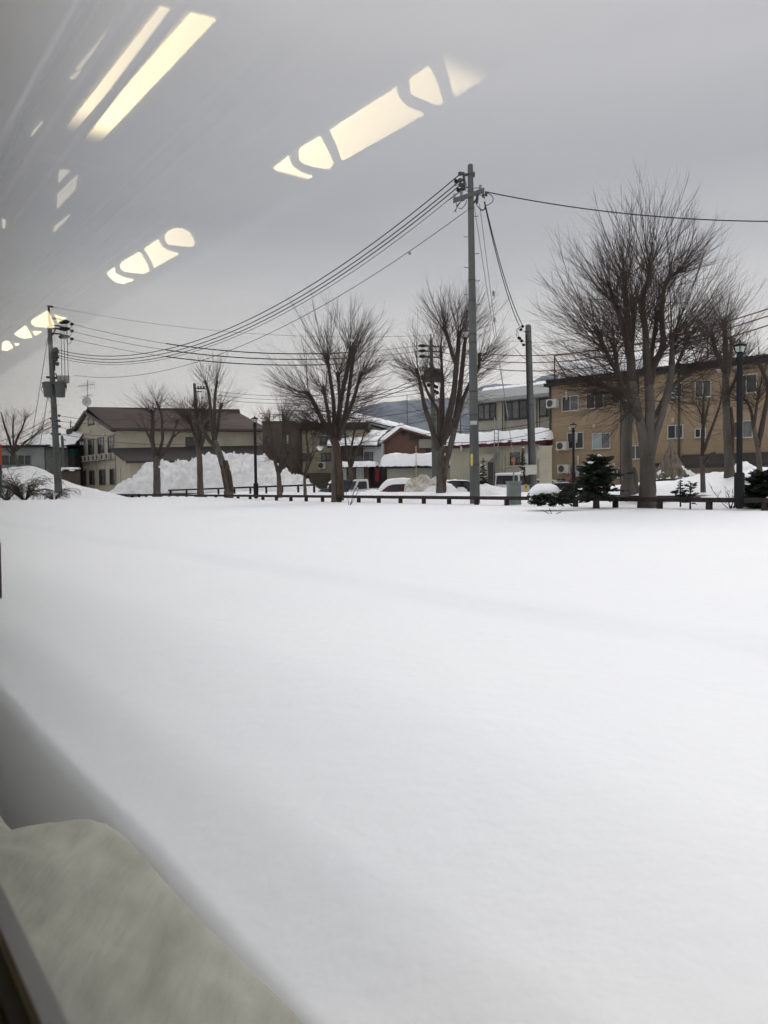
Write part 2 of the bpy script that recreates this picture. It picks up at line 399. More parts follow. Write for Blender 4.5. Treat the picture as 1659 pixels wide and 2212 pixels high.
for a, c, ps in (((1215.5, 858), (1249, 885), ('glass', 'curt')), ((1267.5, 852.5), (1303, 879.5), ('glass', 'glass')), ((1324, 845.5), (1352, 869), ('glass', 'glass')),
                 ((1227, 936.5), (1260, 967), ('glass', 'glass')), ((1281, 938), (1318, 967), ('frost', 'curt')), ((1363, 964.5), (1383, 990), ('glass', 'glass')),
                 ((1327, 1013), (1341, 1031), ('glass', 'glass')), ((1444, 920.5), (1475, 945), ('glass', 'curt')), ((1503, 928), (1524, 943), ('glass', 'glass')),
                 ((1503.5, 825), (1535, 855), ('curt', 'curt')), ((1591, 813), (1634, 846), ('glass', 'glass')), ((1453, 830), (1472, 856), ('frost', 'glass')),
                 ((1585, 912), (1625, 943), ('glass', 'curt')), ((1240, 1006), (1262, 1026), ('frost', 'glass'))):
    window(f, b, *f.rect(a, c), panes=ps)
for px, py in ((1190.5, 882), (1214, 973), (1217, 1022)):
    u, z = f.hit(px - 2 if px > 1200 else px, py); ac_unit(f, b, u - .1, z, .88, .62, .36, d=.2)
    MB().tube([f.p(u + 1.35, z + .5, .08), f.p(u + 1.35, z + 1.25, .08)], .07, 6).build('pipe_cover', 'acw', b)
for px, py in ((1255, 867 - 29), (1284.5, 921), (1340, 917), (1455, 908), (1328, 1005), (1233, 925)):
    u, z = f.hit(px, py); v = MB(); f.box(v, u - .09, u + .09, z - .12, z + .16, 0, .14); v.build('vent_hood', 'pipe', b)
u0, z0 = f.hit(1477, 1008); z1 = f.hit(1477, 983)[1]
aw = MB().prism([f.p(u0, z1, .02), f.p(u0, z1, .25), f.p(u0, z0 + .1, 1.5), f.p(u0, z0 - .12, 1.5), f.p(u0, z0 - .1, .02)], f.E * (uR - u0)); aw.build('awning_roof', 'roofg', b)
u0, z0 = f.hit(1400, 1005); u1 = f.hit(1478, 1000)[0]
lo = MB(); f.box(lo, u0, u1, z0 - .1, z0 + .1, -.02, 1.2); lo.build('porch_roof', 'tile', b)
snowcap('roof_snow', f, .6, f.hit(1370, 820)[0], -4.6, .2, zt + 1.5, 1.1, b, lump=.25, edge=.9, seed=3, tilt=.22, nu=120)
rl = MB(); a = f.p(.2, zt + .4, -.2)
rl.tube([a, a + Vector((0, 0, 1.9))], .05, 6); rl.tube([a + Vector((0, 0, 1.9)), f.p(12, zt + 2.25, -.3)], .045, 6)
rl.tube([a + Vector((0, 0, 1.8)), f.p(1.6, zt + .4, .3)], .045, 6)
for u in (3.5, 7.5, 11.5): rl.tube([f.p(u, zt + .3, -.3), f.p(u, zt + 2.2, -.3)], .035, 6)
rl.build('snow_guard_rail', 'steel', b)
ch = MB(); f.box(ch, -.1, 1.5, zt + .22, zt + 1.15, -2.6, -1.2); ch.build('parapet_stub', 'orange', b)

# --- beige two-storey building behind the annex
f7 = Fac(1191, 64, E8)
b = root('office_building', f7.p(-14, -.6), 'beige two-storey building with wide bronze windows above the red-trimmed annex', 'building')
uL = f7.hit(1022, 850)[0]; zt = f7.hit(1191, 850)[1]; zt = (zt + f7.hit(1030, 881)[1]) / 2
wl = MB(); f7.box(wl, uL, 3, -1, zt, -9, 0); wl.build('wall', 'cream2', b)
rf = MB(); rf.prism([f7.p(uL - .6, zt, .9), f7.p(uL - .6, zt + .28, .95), f7.p(uL - .6, zt + 1.35, -1.2), f7.p(uL - .6, zt + 1.4, -9.5), f7.p(uL - .6, zt, -9.5)], f7.E * (3.6 - uL)); rf.build('roof', 'galv', b)
snowcap('roof_snow', f7, uL - .5, 2.8, -9, -1.5, zt + 1.3, .38, b, lump=.06, seed=8)
for a, c, ps, rw in (((1034, 876), (1070, 903), ('curt', 'curt', 'glass'), 0), ((1091.5, 870), (1137, 901), ('glass', 'curt', 'glass'), 0), ((1166, 864), (1196, 895), ('curt', 'glass'), 0)):
    window(f7, b, *f7.rect(a, c), fm='dsash', panes=ps, t=.10, rows=1)
for px in (1084, 1158):
    u = f7.hit(px, 900)[0]; v = MB(); f7.box(v, u - .22, u + .12, -1, zt, 0, .18); v.build('pilaster', 'cream2', b); downpipe(f7, b, u + .3, 0, zt)
lf = MB(); f7.box(lf, uL - 1.6, uL, zt - .2, zt + .8, -8, -1.2); lf.build('side_lean_to', 'cream2', b)

# --- low annex with the red fascia
f6 = Fac(1191, 57.3, E8)
b = root('storage_annex', f6.p(-8, -.6), 'low ribbed cream metal annex with a red fascia and thick snow on its flat roof', 'building')
uL = f6.hit(972, 960)[0]; zt = f6.hit(1191, 958)[1]; zt2 = f6.hit(1191, 946)[1]
uR6 = f6.hit(1166, 960)[0]
wl = MB(); f6.box(wl, uL, uR6, -1, zt, -5.5, 0); wl.build('wall', 'creamrib', b)
fa = MB(); f6.box(fa, uL - .3, -.25, zt, zt2, -5.8, .35); fa.build('fascia', 'red', b)
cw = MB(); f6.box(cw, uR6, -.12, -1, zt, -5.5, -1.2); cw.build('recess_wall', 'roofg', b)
snowcap('roof_snow', f6, uL - .3, -.15, -5.6, .3, zt2, .75, b, lump=.22, seed=21, nu=110, edge=.5)
window(f6, b, *f6.rect((1104, 980), (1129, 1001)), fm='dsash', panes=('curt', 'glass'), t=.07)
for a, c in (((1134, 980), (1153, 1001)), ((1162, 972), (1177, 990))):
    v = MB(); f6.box(v, *f6.rect(a, c), 0, .07); v.build('white_shutter', 'white', b)
u0, z0 = f6.hit(1048, 995); u1, z1 = f6.hit(1062, 977)
MB().prism([f6.p(u0, z1, .02), f6.p(u0, z0, 1.1), f6.p(u0, z0 - .1, 1.1), f6.p(u0, z1 - .3, .02)], f6.E * (u1 - u0 + .6)).build('door_hood', 'cream2', b)
v = MB(); f6.box(v, u0 + .3, u1 + .3, -.8, z0 - .15, 0, .05); v.build('door', 'steel', b)
pp = MB(); 
for pl in (((1090, 985), (1090, 1038)), ((1092, 1008), (1145, 1005)), ((1083, 1012), (1086, 1040)), ((1127, 975), (1127, 1000))):
    pp.tube([f6.p(*f6.hit(*q), .09) for q in pl], .055, 6)
pp.build('conduit', 'pipe', b)
ld = MB()
for px in (1068.5, 1077): 
    (ua, za), (_, zb) = f6.hit(px, 1045, .5), f6.hit(px, 902 if px < 1070 else 902, .5); ld.tube([f6.p(ua, za, .6), f6.p(ua, zb, .45)], .04, 6)
ua = f6.hit(1068.5, 980, .5)[0]; ub = f6.hit(1077, 980, .5)[0]
for i in range(16): zz = -.3 + i * .36; ld.tube([f6.p(ua, zz, .52), f6.p(ub, zz, .52)], .02, 5)
ldo = mb_shift(ld, f6.p(ua, -.6, .5), 'ladder', 'galv'); tag(ldo, 'grey metal ladder leaning over the red fascia of the annex', 'ladder')
for px, py in ((1002, 972),):
    u, z = f6.hit(px, py); MB().tube([f6.p(u, z + .25, .02), f6.p(u, z + .25, .3), f6.p(u, z - .15, .3)], .12, 8).build('exhaust_elbow', 'pipe', b)

# --- red-brown gabled house
fH = Fac(878, 78, (1, -.10, 0))
b = root('gabled_house', fH.p(0, -.6), 'red-brown gabled house with a broad snow-covered roof and dark recess', 'house')
g = lambda px, py: fH.hit(px, py)
P1, AP, P2 = g(829, 958), g(866.5, 927), g(960, 955)
wl = MB().prism([fH.p(P1[0], -1), fH.p(g(985, 950)[0], -1), fH.p(g(985, 956)[0], P2[1] - .9), fH.p(*P2), fH.p(*AP), fH.p(*P1)], fH.N * -9); wl.build('wall', 'rust', b)
for nm, A, B in (('bargeboard', g(822, 959), g(867, 922)), ('bargeboard', g(867, 922), g(985, 956))):
    MB().prism([fH.p(A[0], A[1], .5), fH.p(A[0], A[1] - .32, .5), fH.p(B[0], B[1] - .32, .5), fH.p(B[0], B[1], .5)], fH.N * -9.6).build(nm, 'rust', b)
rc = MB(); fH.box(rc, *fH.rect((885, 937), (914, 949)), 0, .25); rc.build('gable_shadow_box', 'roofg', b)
rc = MB(); fH.box(rc, *fH.rect((905, 949), (960, 967)), 0, .18); rc.build('upper_panel', 'cream2', b)
window(fH, b, *fH.rect((921, 971), (942, 983)), fm='dsash', panes=('glass', 'curt'), t=.06)
u, z = g(872, 936); MB().tube([fH.p(u, z, 0), fH.p(u, z, .12)], .25, 10).build('round_vent', 'brown', b)
A, B_, C2 = g(815, 961), g(866, 921), g(990, 957)
def slope_snow(f, P, Q, d0, d1, th, par, name='roof_snow', seed=0, n=40, lump=.12, eav=True):
    def fn(a, c):
        uu = P[0] + (Q[0] - P[0]) * a; zz = P[1] + (Q[1] - P[1]) * a; dd = d0 + (d1 - d0) * c
        e = min(a * abs(Q[0] - P[0]) / .3 if eav else 1, (d1 - dd) / .3); e = max(0, min(1, e)); r = math.sqrt(1 - (1 - e) ** 2)
        return f.p(uu, zz + r * (th + lump * noise.noise(Vector((uu * .8, dd * .6, seed)))) - (1 - r) * .15, dd)
    return MB().grid(n, 22, fn).build(name, 'snow', par)
slope_snow(fH, A, B_, -9.4, .6, .35, b, seed=1); slope_snow(fH, C2, B_, -9.4, .6, .3, b, seed=2)
MB().tube([fH.p(AP[0] + .5, AP[1], -2), fH.p(AP[0] + .5, AP[1] + 3.6, -2)], .035, 5).build('lightning_rod', 'steel', b)
# white and dark two-storey wing left of it
fW = Fac(829, 77.5, (1, -.16, 0))
b = root('shop_house', fW.p(-4, -.6), 'white and dark brown two-storey house with a snowy roof sloping to the street', 'house')
g = lambda px, py: fW.hit(px, py)
uL = g(722, 980)[0]; z1 = g(780, 962)[1]
wl = MB(); fW.box(wl, g(785, 980)[0], g(828, 980)[0], -1, g(800, 958)[1], -7, 0); wl.build('wall', 'white', b)
wl = MB(); fW.box(wl, uL, g(785, 980)[0] - .003, -1, z1 - .2, -7, -.25); wl.build('dark_wall', 'brown', b)
window(fW, b, *fW.rect((788, 978), (805, 995)), fm='dsash', panes=('glass', 'curt'), t=.06)
window(fW, b, *fW.rect((750, 985), (783, 1003)), fm='dsash', panes=('curt', 'curt', 'curt'), d=-.25, t=.06)
MB().prism([fW.p(uL - .5, z1 - .25, .9), fW.p(uL - .5, z1, .95), fW.p(uL - .5, g(790, 934)[1], -6.5), fW.p(uL - .5, z1 + 1.2, -6.5)], fW.E * (g(828, 960)[0] - uL + .3)).build('roof', 'tile', b)
q = MB()
za, zb = z1 + .05, g(790, 934)[1] + .3
def fn(a, c):
    uu = uL - .5 + (g828 - uL) * a; dd = 1.05 - 8.2 * c; e = min(1, c * 8.2 / .35); r = math.sqrt(1 - (1 - e) ** 2)
    return fW.p(uu, za - (1 - r) * .1 + r * .35 + (zb - za) * min(1, c * 1.1) + .12 * noise.noise(Vector((uu, dd, 4))), dd)
g828 = g(829, 960)[0]
q.grid(50, 26, fn).build('roof_snow', 'snow', b)
fG = Fac(829, 75.5, (1, -.16, 0)); g2 = lambda px, py: fG.hit(px, py)
ua, ub, zz = g2(727, 1010)[0], g2(797, 1010)[0], g2(770, 1009)[1]
wl = MB(); fG.box(wl, ua, ub, -1, zz, -2.1, 0); wl.build('ground_floor_wall', 'brown', b)
for a, c in (((733, 1014), (747, 1033)), ((772, 1013), (784, 1031))):
    window(fG, b, *fG.rect(a, c), fm='acw', panes=('frost', 'frost'), t=.08)
rr = MB(); fG.box(rr, ua - .3, g2(812, 1005)[0], zz, zz + .16, -2.1, .8); rr.build('porch_roof', 'tile', b)
snowcap('porch_snow', fG, ua - .3, g2(814, 1005)[0], -2, .75, zz + .16, .38, b, lump=.12, seed=31, edge=.3)
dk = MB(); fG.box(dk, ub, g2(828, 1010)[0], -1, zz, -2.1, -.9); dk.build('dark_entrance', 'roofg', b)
vm = MB(); fG.box(vm, *fG.rect((809, 1012), (818, 1040)), -.88, -.3); vo = mb_shift(vm, fG.p(g2(813, 1030)[0], -.6, -.6), 'drinks_machine', 'redp'); tag(vo, 'small red machine in the dark gap left of the garage', 'drinks machine')

# --- garage with thick snow
fA = Fac(838, 70, (1, -.13, 0)); g = lambda px, py: fA.hit(px, py)
b = root('garage', fA.p(3, -.6), 'low cream garage with roller doors under a very thick slab of snow', 'garage')
ua, ub, zz = g(836, 1010)[0], g(972, 1010)[0], g(880, 1012)[1]
wl = MB(); fA.box(wl, ua, ub, -1, zz, -6, 0); wl.build('wall', 'creamrib', b)
rr = MB(); fA.box(rr, ua - .5, ub, zz, zz + .35, -6.3, .7); rr.build('roof', 'tile', b)
for a, c in (((839, 1012), (867, 1045)), ((868.5, 1012), (894, 1045)), ((903, 1009), (965, 1040))):
    v = MB(); fA.box(v, *fA.rect(a, c), 0, .06); v.build('roller_door', 'shutter', b)
snowcap('roof_snow', fA, ua - .6, ub, -6, .6, zz + .35, 1.0, b, lump=.22, seed=41, edge=.8, over=.35, nu=80)
MB().tube([fA.p(g(901, 1000)[0], -.6, 1.0), fA.p(g(901, 1000)[0], g(901, 965)[1], 1.0)], .035, 6).build('downpipe', 'pipe', b)

# --- snow roofed house peeping over
fB = Fac(800, 96, (1, -.35, 0)); g = lambda px, py: fB.hit(px, py)
b = root('far_house', fB.p(0, -.6), 'house with a stepped snowy roof rising behind the red-brown gable', 'house')
ua, ub = g(770, 930)[0], g(838, 930)[0]; za, zb = g(775, 900)[1], g(850, 921)[1]
MB().prism([fB.p(ua, -1), fB.p(ub, -1), fB.p(ub, zb - .6), fB.p(ua, za - .6)], fB.N * -8).build('wall', 'cream2', b)
MB().prism([fB.p(ua - 6, za + 1.2, .8), fB.p(ub + .9, zb - .25, .8), fB.p(ub + .9, zb, .8), fB.p(ua - 6, za + 1.5, .8)], fB.N * -9.5).build('roof', 'tile', b)
def fn(a, c):
    uu = ub + .9 + (ua - 6 - ub - .9) * a; z_ = zb + (za + 1.5 - zb) * a; dd = .9 - 9 * c
    e = min(1, a * 14, c * 12); r = math.sqrt(1 - (1 - e) ** 2)
    return fB.p(uu, z_ + r * (.4 + .25 * noise.noise(Vector((uu * .9, dd, 8)))) - (1 - r) * .1, dd)
MB().grid(50, 16, fn).build('roof_snow', 'snow', b)

# --- long pale yellow building
fY = Fac(633, 80, (1, -.045, 0)); g = lambda px, py: fY.hit(px, py)
b = root('dormitory_building', fY.p(2, -.6), 'pale yellow building with an olive base, seen between the thin trees', 'building')
ua, ub = g(633, 980)[0], g(790, 980)[0]; zt = g(660, 930)[1]; zm = g(660, 1022)[1]
wl = MB(); fY.box(wl, ua, ub, zm, zt, -8, 0); wl.build('wall', 'yell', b)
wl = MB(); fY.box(wl, ua, ub, -1, zm, -8, -.05); wl.build('base_wall', 'olive', b)
rr = MB(); fY.box(rr, ua - .1, ub + .3, zt, zt + .75, -8.4, .4); rr.build('roof', 'tile', b)
snowcap('roof_snow', fY, ua, ub, -8, .1, zt + .75, .45, b, lump=.2, seed=51)
for a, c, fr_ in (((653.5, 980.5), (672, 994), 'dsash'), ((695, 980), (714, 994), 'dsash'), ((692, 944), (714, 957), 'dsash'), ((652, 1028.5), (668, 1036), 'dsash'), ((736, 944), (752, 958), 'dsash')):
    window(fY, b, *fY.rect(a, c), fm=fr_, panes=('curt', 'glass'), t=.07, d=-.05 if a[1] > 1020 else 0)
u, z = g(688, 1013); ac_unit(fY, b, u, z, .8, .7, .35)
for px, py in ((639, 1001), (641, 1009)):
    u, z = g(px, py); MB().tube([fY.p(u, z, 0), fY.p(u, z, .4), fY.p(u, z - .6, .45)], .14, 8).build('flue', 'steel', b)

# --- dark brown block
fD = Fac(573, 76, (1, -.12, 0)); g = lambda px, py: fD.hit(px, py)
b = root('brown_block', fD.p(2, -.6), 'dark brown flat-roofed block joining the cream gabled building', 'building')
ua, ub = g(568, 980)[0], g(632, 980)[0]; zt = g(600, 912)[1]
wl = MB(); fD.box(wl, ua, ub, -1, zt, -7, 0); wl.build('wall', 'brown', b)
cp = MB(); fD.box(cp, ua - .05, ub + .05, zt, zt + .12, -7, .06); cp.build('coping', 'dsash', b)
for a, c, ps in (((576, 943), (586, 961), ('glass',)), ((606, 941), (615, 957), ('curt',)), ((617, 941), (622, 957), ('frost',)), ((606, 975), (610, 980), ('glass',)), ((617, 992), (623, 1010), ('glass',)), ((585, 1000), (604, 1015), ('glass', 'glass'))):
    window(fD, b, *fD.rect(a, c), fm='cream' if ps == ('frost',) else 'dsash', panes=ps, t=.05)
rl = MB()
for px in (565, 577, 589, 601): rl.tube([fD.p(g(px, 910)[0], zt - .3, -.4), fD.p(g(px, 910)[0], zt + .75, -.4)], .025, 5)
rl.tube([fD.p(ua - .3, zt + .4, -.4), fD.p(ub - 1.2, zt + .75, -.4)], .03, 5); rl.build('roof_rail', 'steel', b)

# --- cream gabled building at the left
K_ = 84 / 68; eG = bldg_dir(-420); fg = Fac(251, 84, eG); fs_ = Fac(251, 84, (1, -.12, 0))
b = root('gabled_hall', fg.p(-3, -.6), 'cream two-storey gabled hall with a big brown roof and rows of narrow windows', 'building')
g = lambda px, py: fg.hit(px, py); h = lambda px, py, d=0: fs_.hit(px, py, d)
pL, pA, pR = g(152, 945), g(190, 893), g(249, 927)
uRs = h(566, 950)[0]; zE = h(300, 928)[1]
gw = [fg.p(pL[0], -1), fg.p(0, -1), fg.p(0, pR[1]), fg.p(*pA), fg.p(*pL)]
MB().prism(gw, fg.N * -.35).build('gable_wall', 'cream', b)
MB().prism([fs_.p(0, -1), fs_.p(uRs, -1), fs_.p(uRs, zE), fs_.p(0, zE)], fs_.N * -.35).build('side_wall', 'cream', b)
MB().prism([fs_.p(uRs, -1, -.3), fs_.p(uRs, zE, -.3), fs_.p(uRs - 1, zE + 2.5, -7), fs_.p(uRs - 1, -1, -7)], Vector((-.3, 0, 0))).build('end_wall', 'cream', b)
# roof: ridge at depth behind the side wall
dR = -6.5
ev0, ev1 = fs_.p(h(244, 925, .7)[0], h(244, 925, .7)[1], .7), fs_.p(h(582, 927, .7)[0], h(582, 927, .7)[1], .7)
rg0 = fg.p(*fg.hit(190, 879, .35), .35); rx_ = at(517, 884, rg0.y).x - rg0.x; rg1 = at(517, 884, rg0.y - .12 * rx_)
hip = at(519, 893, rg1.y - .3)
up = Vector((0, 0, .28))
rm = MB().add([ev0, ev1, hip, rg1, rg0] + [p - up for p in (ev0, ev1, hip, rg1, rg0)], [(0, 1, 2, 3, 4), (9, 8, 7, 6, 5), (0, 5, 6, 1), (1, 6, 7, 2), (2, 7, 8, 3), (3, 8, 9, 4), (4, 9, 5, 0)])
rfo = rm.build('roof', 'roofb', b)
lf = fg.p(*fg.hit(149, 944, .35), .35)
MB().add([rg0, lf, lf + Vector((9, 7, 0)), rg1 + Vector((0, 5, -3)), rg1] + [p - up * .45 for p in (rg0, lf, lf + Vector((9, 7, 0)), rg1 + Vector((0, 5, -3)), rg1)],
         [(0, 1, 2, 3, 4), (9, 8, 7, 6, 5), (0, 5, 6, 1), (1, 6, 7, 2), (2, 7, 8, 3), (3, 8, 9, 4), (4, 9, 5, 0)]).build('roof', 'tile', b)
MB().tube([ev0 + Vector((0, -.05, -.2)), ev1 + Vector((0, -.05, -.2))], .09, 6).build('gutter', 'dsash', b)
for nm_, A_1, B_1 in (('bargeboard', g(151, 947), g(190, 889)), ('bargeboard', g(190, 889), g(250, 928))):
    MB().prism([fg.p(A_1[0], A_1[1] + .1, .45), fg.p(A_1[0], A_1[1] - .25, .45), fg.p(B_1[0], B_1[1] - .25, .45), fg.p(B_1[0], B_1[1] + .1, .45)], fg.N * -.5).build(nm_, 'dsash', b)
# lean-to
dl = 4.2 * K_
ea0, ea1 = h(272, 996, dl), h(580, 992, dl); t0, t1 = h(238, 967), h(568, 967)
top0, top1 = fs_.p(-.6, h(300, 967)[1], .02), fs_.p(uRs + .3, h(300, 967)[1], .02)
e0, e1 = fs_.p(ea0[0], ea0[1], dl), fs_.p(ea1[0], ea1[1] + .0, dl)
MB().add([e0, e1, top1, top0] + [p - up * .8 for p in (e0, e1, top1, top0)], [(0, 1, 2, 3), (7, 6, 5, 4), (0, 4, 5, 1), (1, 5, 6, 2), (2, 6, 7, 3), (3, 7, 4, 0)]).build('lean_to_roof', 'roofg', b)
u0, z0 = h(281, 1010, dl - .8)
MB().prism([fs_.p(u0, -1, dl - .8), fs_.p(uRs, -1, dl - .8), fs_.p(uRs, ea0[1] - .2, dl - .8), fs_.p(u0, ea0[1] - .2, dl - .8)], fs_.N * -.3).build('lean_to_wall', 'cream', b)
MB().prism([fs_.p(u0, -1, dl - .8), fs_.p(u0, ea0[1] - .1, dl - .8), fs_.p(0.02, top0.z - .25, 0), fs_.p(0.02, -1, 0)], Vector((.25, 0, 0))).build('lean_to_end', 'cream', b)
MB().prism([fs_.p(u0 - .1, ea0[1] - .35, dl), fs_.p(u0 - .1, ea0[1] - .1, dl), top0 + Vector((.3, 0, 0)), top0 + Vector((.3, 0, -.3))], Vector((.25, 0, 0))).build('lean_to_bargeboard', 'cream2', b)
for a, c in (((171, 955), (182, 982)), ((191, 951), (203, 980)), ((212, 948), (225, 977)), ((234, 945), (246, 974)),
             ((175, 1019), (186, 1045)), ((194, 1018), (206, 1045)), ((215, 1016), (228, 1045)), ((238, 1015), (250, 1044))):
    window(fg, b, *fg.rect(a, c), fm='dsash', panes=('glass', 'curt'), t=.09)
window(fg, b, *fg.rect((191, 904), (203, 914)), fm='dsash', panes=('cream2',), t=.12)
fe = Fac(252, 84 - .3, eG)
window(fe, b, *fe.rect((262, 1013), (274, 1044)), fm='dsash', panes=('glass', 'curt'), t=.09)
window(fs_, b, *fs_.rect((402, 945), (424, 964)), fm='dsash', panes=('glass', 'glass'), t=.06)
window(fs_, b, *fs_.rect((483, 1000), (500, 1010)), fm='dsash', panes=('glass', 'glass'), t=.06)
tr = MB(); u0, u1, z0, z1 = fg.rect((166, 998), (246, 997)); z0 = g(200, 997)[1]
fg.box(tr, g(158, 990)[0], g(250, 990)[0], z0 - .06, z0, 0, .45); tr.build('unit_shelf', 'stain', b)
for i, px in enumerate((163, 173, 183, 191, 199, 209, 217, 228, 238)):
    u = g(px, 990)[0]; ac_unit(fg, b, u - .38, z0 + .005, .78, .74, .3, d=.08)
for px in (170, 206, 209, 249):
    u = g(px, 960)[0]; downpipe(fg, b, u, -.5, pR[1] - .6, .055)
for px, py in ((184, 946), (226, 939), (186, 1010), (227, 1008), (195, 932)):
    u, z = g(px, py); v = MB(); fg.box(v, u - .3, u + .3, z - .1, z + .12, 0, .2); v.build('vent_hood', 'acw', b)
# aerials on the ridge
an = at(188.5, 872, rg0.y - .1); A_ = root('tv_aerial', an - Vector((0, 0, .6)), 'tv aerial on a mast at the ridge of the cream hall', 'aerial')
m_ = MB(); m_.tube([an - Vector((0, 0, .8)), at(188.5, 822, rg0.y - .1)], .035, 6)
for py, n, L in ((834, 8, 1.5), (857, 6, 1.0)):
    c = at(189, py, rg0.y - .1); m_.tube([c - Vector((L * .6, .6, .12)), c + Vector((L * .7, -.6, .15))], .025, 5)
    for k in range(n):
        q = c + Vector((L * 1.3 * (k / (n - 1) - .48), -1.2 * (k / (n - 1) - .5), .28 * (k / (n - 1) - .5))); hh = (.45 + .05 * (k % 3)) * (1 if py < 850 else .45)
        m_.tube([q - Vector((0, 0, hh)), q + Vector((0, 0, hh))], .014, 4)
m_.build('mast', 'steel', A_)
ds = root('satellite_dish', at(188, 880, rg0.y - .3), 'round white satellite dish below the tv aerial', 'satellite dish')
def dish(a, c):
    t = a * 2 * math.pi; r = c * .55; return at(188, 868, rg0.y - .6) + Vector((r * math.cos(t), -.12 * 0 - (r * r) * .4, r * math.sin(t)))
MB().grid(25, 8, dish).grid(25, 8, lambda a, c: dish(a, c) + Vector((0, .03, 0))).build('reflector', 'white', ds)
MB().tube([at(188, 868, rg0.y - .6), at(188, 868, rg0.y - .6) + Vector((.05, -.5, -.1))], .03, 5).tube([at(188, 880, rg0.y - .3), at(188, 868, rg0.y - .5)], .03, 5).build('arm', 'steel', ds)

# --- low sheds at the far left
fL = Fac(95, 86, (1, -.02, 0)); g = lambda px, py: fL.hit(px, py)
b = root('grey_shed', fL.p(-6, -.6), 'long low grey shed with snow on its tiled roof behind the bare tree', 'building')
ua, ub, zt = g(-60, 990)[0], g(98, 990)[0], g(50, 967)[1]
wl = MB(); fL.box(wl, ua, ub, -1, zt, -6, 0); wl.build('wall', 'grey', b)
rr = MB(); fL.box(rr, ua - .2, ub + .3, zt, zt + .14, -6.4, .6)
for i in range(32): rr.tube([fL.p(ub + .1 - i * .3, zt + .16, .65), fL.p(ub + .1 - i * .3, zt + .3, -1)], .09, 7)
rr.build('roof', 'tile', b)
snowcap('roof_snow', fL, ua, ub + .1, -6, .2, zt + .22, .22, b, lump=.08, seed=61)
for a, c in (((2, 984), (20, 1004)), ((21, 984), (38, 1004)), ((39, 984), (53, 1004)), ((54, 984), (67, 1004))):
    window(fL, b, *fL.rect(a, c), fm='grey', panes=('glass',), t=.05)
MB().tube([fL.p(ub, -.6, .05), fL.p(ub, zt, .05)], .07, 6).build('corner_post', 'steel', b)
fT = Fac(100, 92, (1, -.05, 0)); g = lambda px, py: fT.hit(px, py)
b = root('teal_shed', fT.p(3, -.6), 'shed with a dark teal upper wall between the grey shed and the cream hall', 'building')
ua, ub, zt = g(99, 990)[0], g(160, 990)[0], g(120, 970)[1]; zm = g(120, 986)[1]
wl = MB(); fT.box(wl, ua, ub, zm, zt, -6, 0); wl.build('upper_wall', 'teal', b)
wl = MB(); fT.box(wl, ua, g(128, 1000)[0], -1, zm, -6, -.1); wl.build('wall', 'grey', b)
wl = MB(); fT.box(wl, g(128, 1000)[0], ub, -1, zm, -6, -.12); wl.build('dark_wall', 'brown', b)
za = g(120, 969)[1]
MB().prism([fT.p(ua - 3, za - .1, .5), fT.p(ub + .4, za + .3, .5), fT.p(ub + .4, za + .45, .5), fT.p(ua - 3, za + .05, .5)], fT.N * -6).build('roof', 'tile', b)
def fn(a, c):
    uu = ua - 3 + (ub + .4 - ua + 3) * a; dd = .55 - 6 * c; e = min(1, a * 8, c * 14); r = math.sqrt(1 - (1 - e) ** 2)
    return fT.p(uu, za + .05 + .4 * a + r * (.35 + 1.5 * sm(0, .6, c)) + .1 * noise.noise(Vector((uu, dd, 1))), dd)
MB().grid(40, 16, fn).build('roof_snow', 'snow', b)
fW2 = Fac(140, 80, (1, -.02, 0)); g = lambda px, py: fW2.hit(px, py)
b = root('tiled_wall', fW2.p(0, -.3), 'low dark wall capped with snowy tiles left of the cream hall', 'wall')
ua, ub, zt = g(132, 1018)[0], g(171, 1018)[0], g(150, 1017)[1]
wl = MB(); fW2.box(wl, ua, ub, -1, zt, -.3, 0); wl.build('masonry', 'brown', b)
tt = MB()
for i in range(9): u = ua + .1 + i * (ub - ua) / 9; tt.tube([fW2.p(u, zt + .04, .3), fW2.p(u, zt + .2, -.15)], .12, 7)
tt.build('tile_cap', 'tile', b); snowcap('cap_snow', fW2, ua, ub, -.5, .2, zt + .2, .14, b, lump=.05, edge=.15, nv=8)

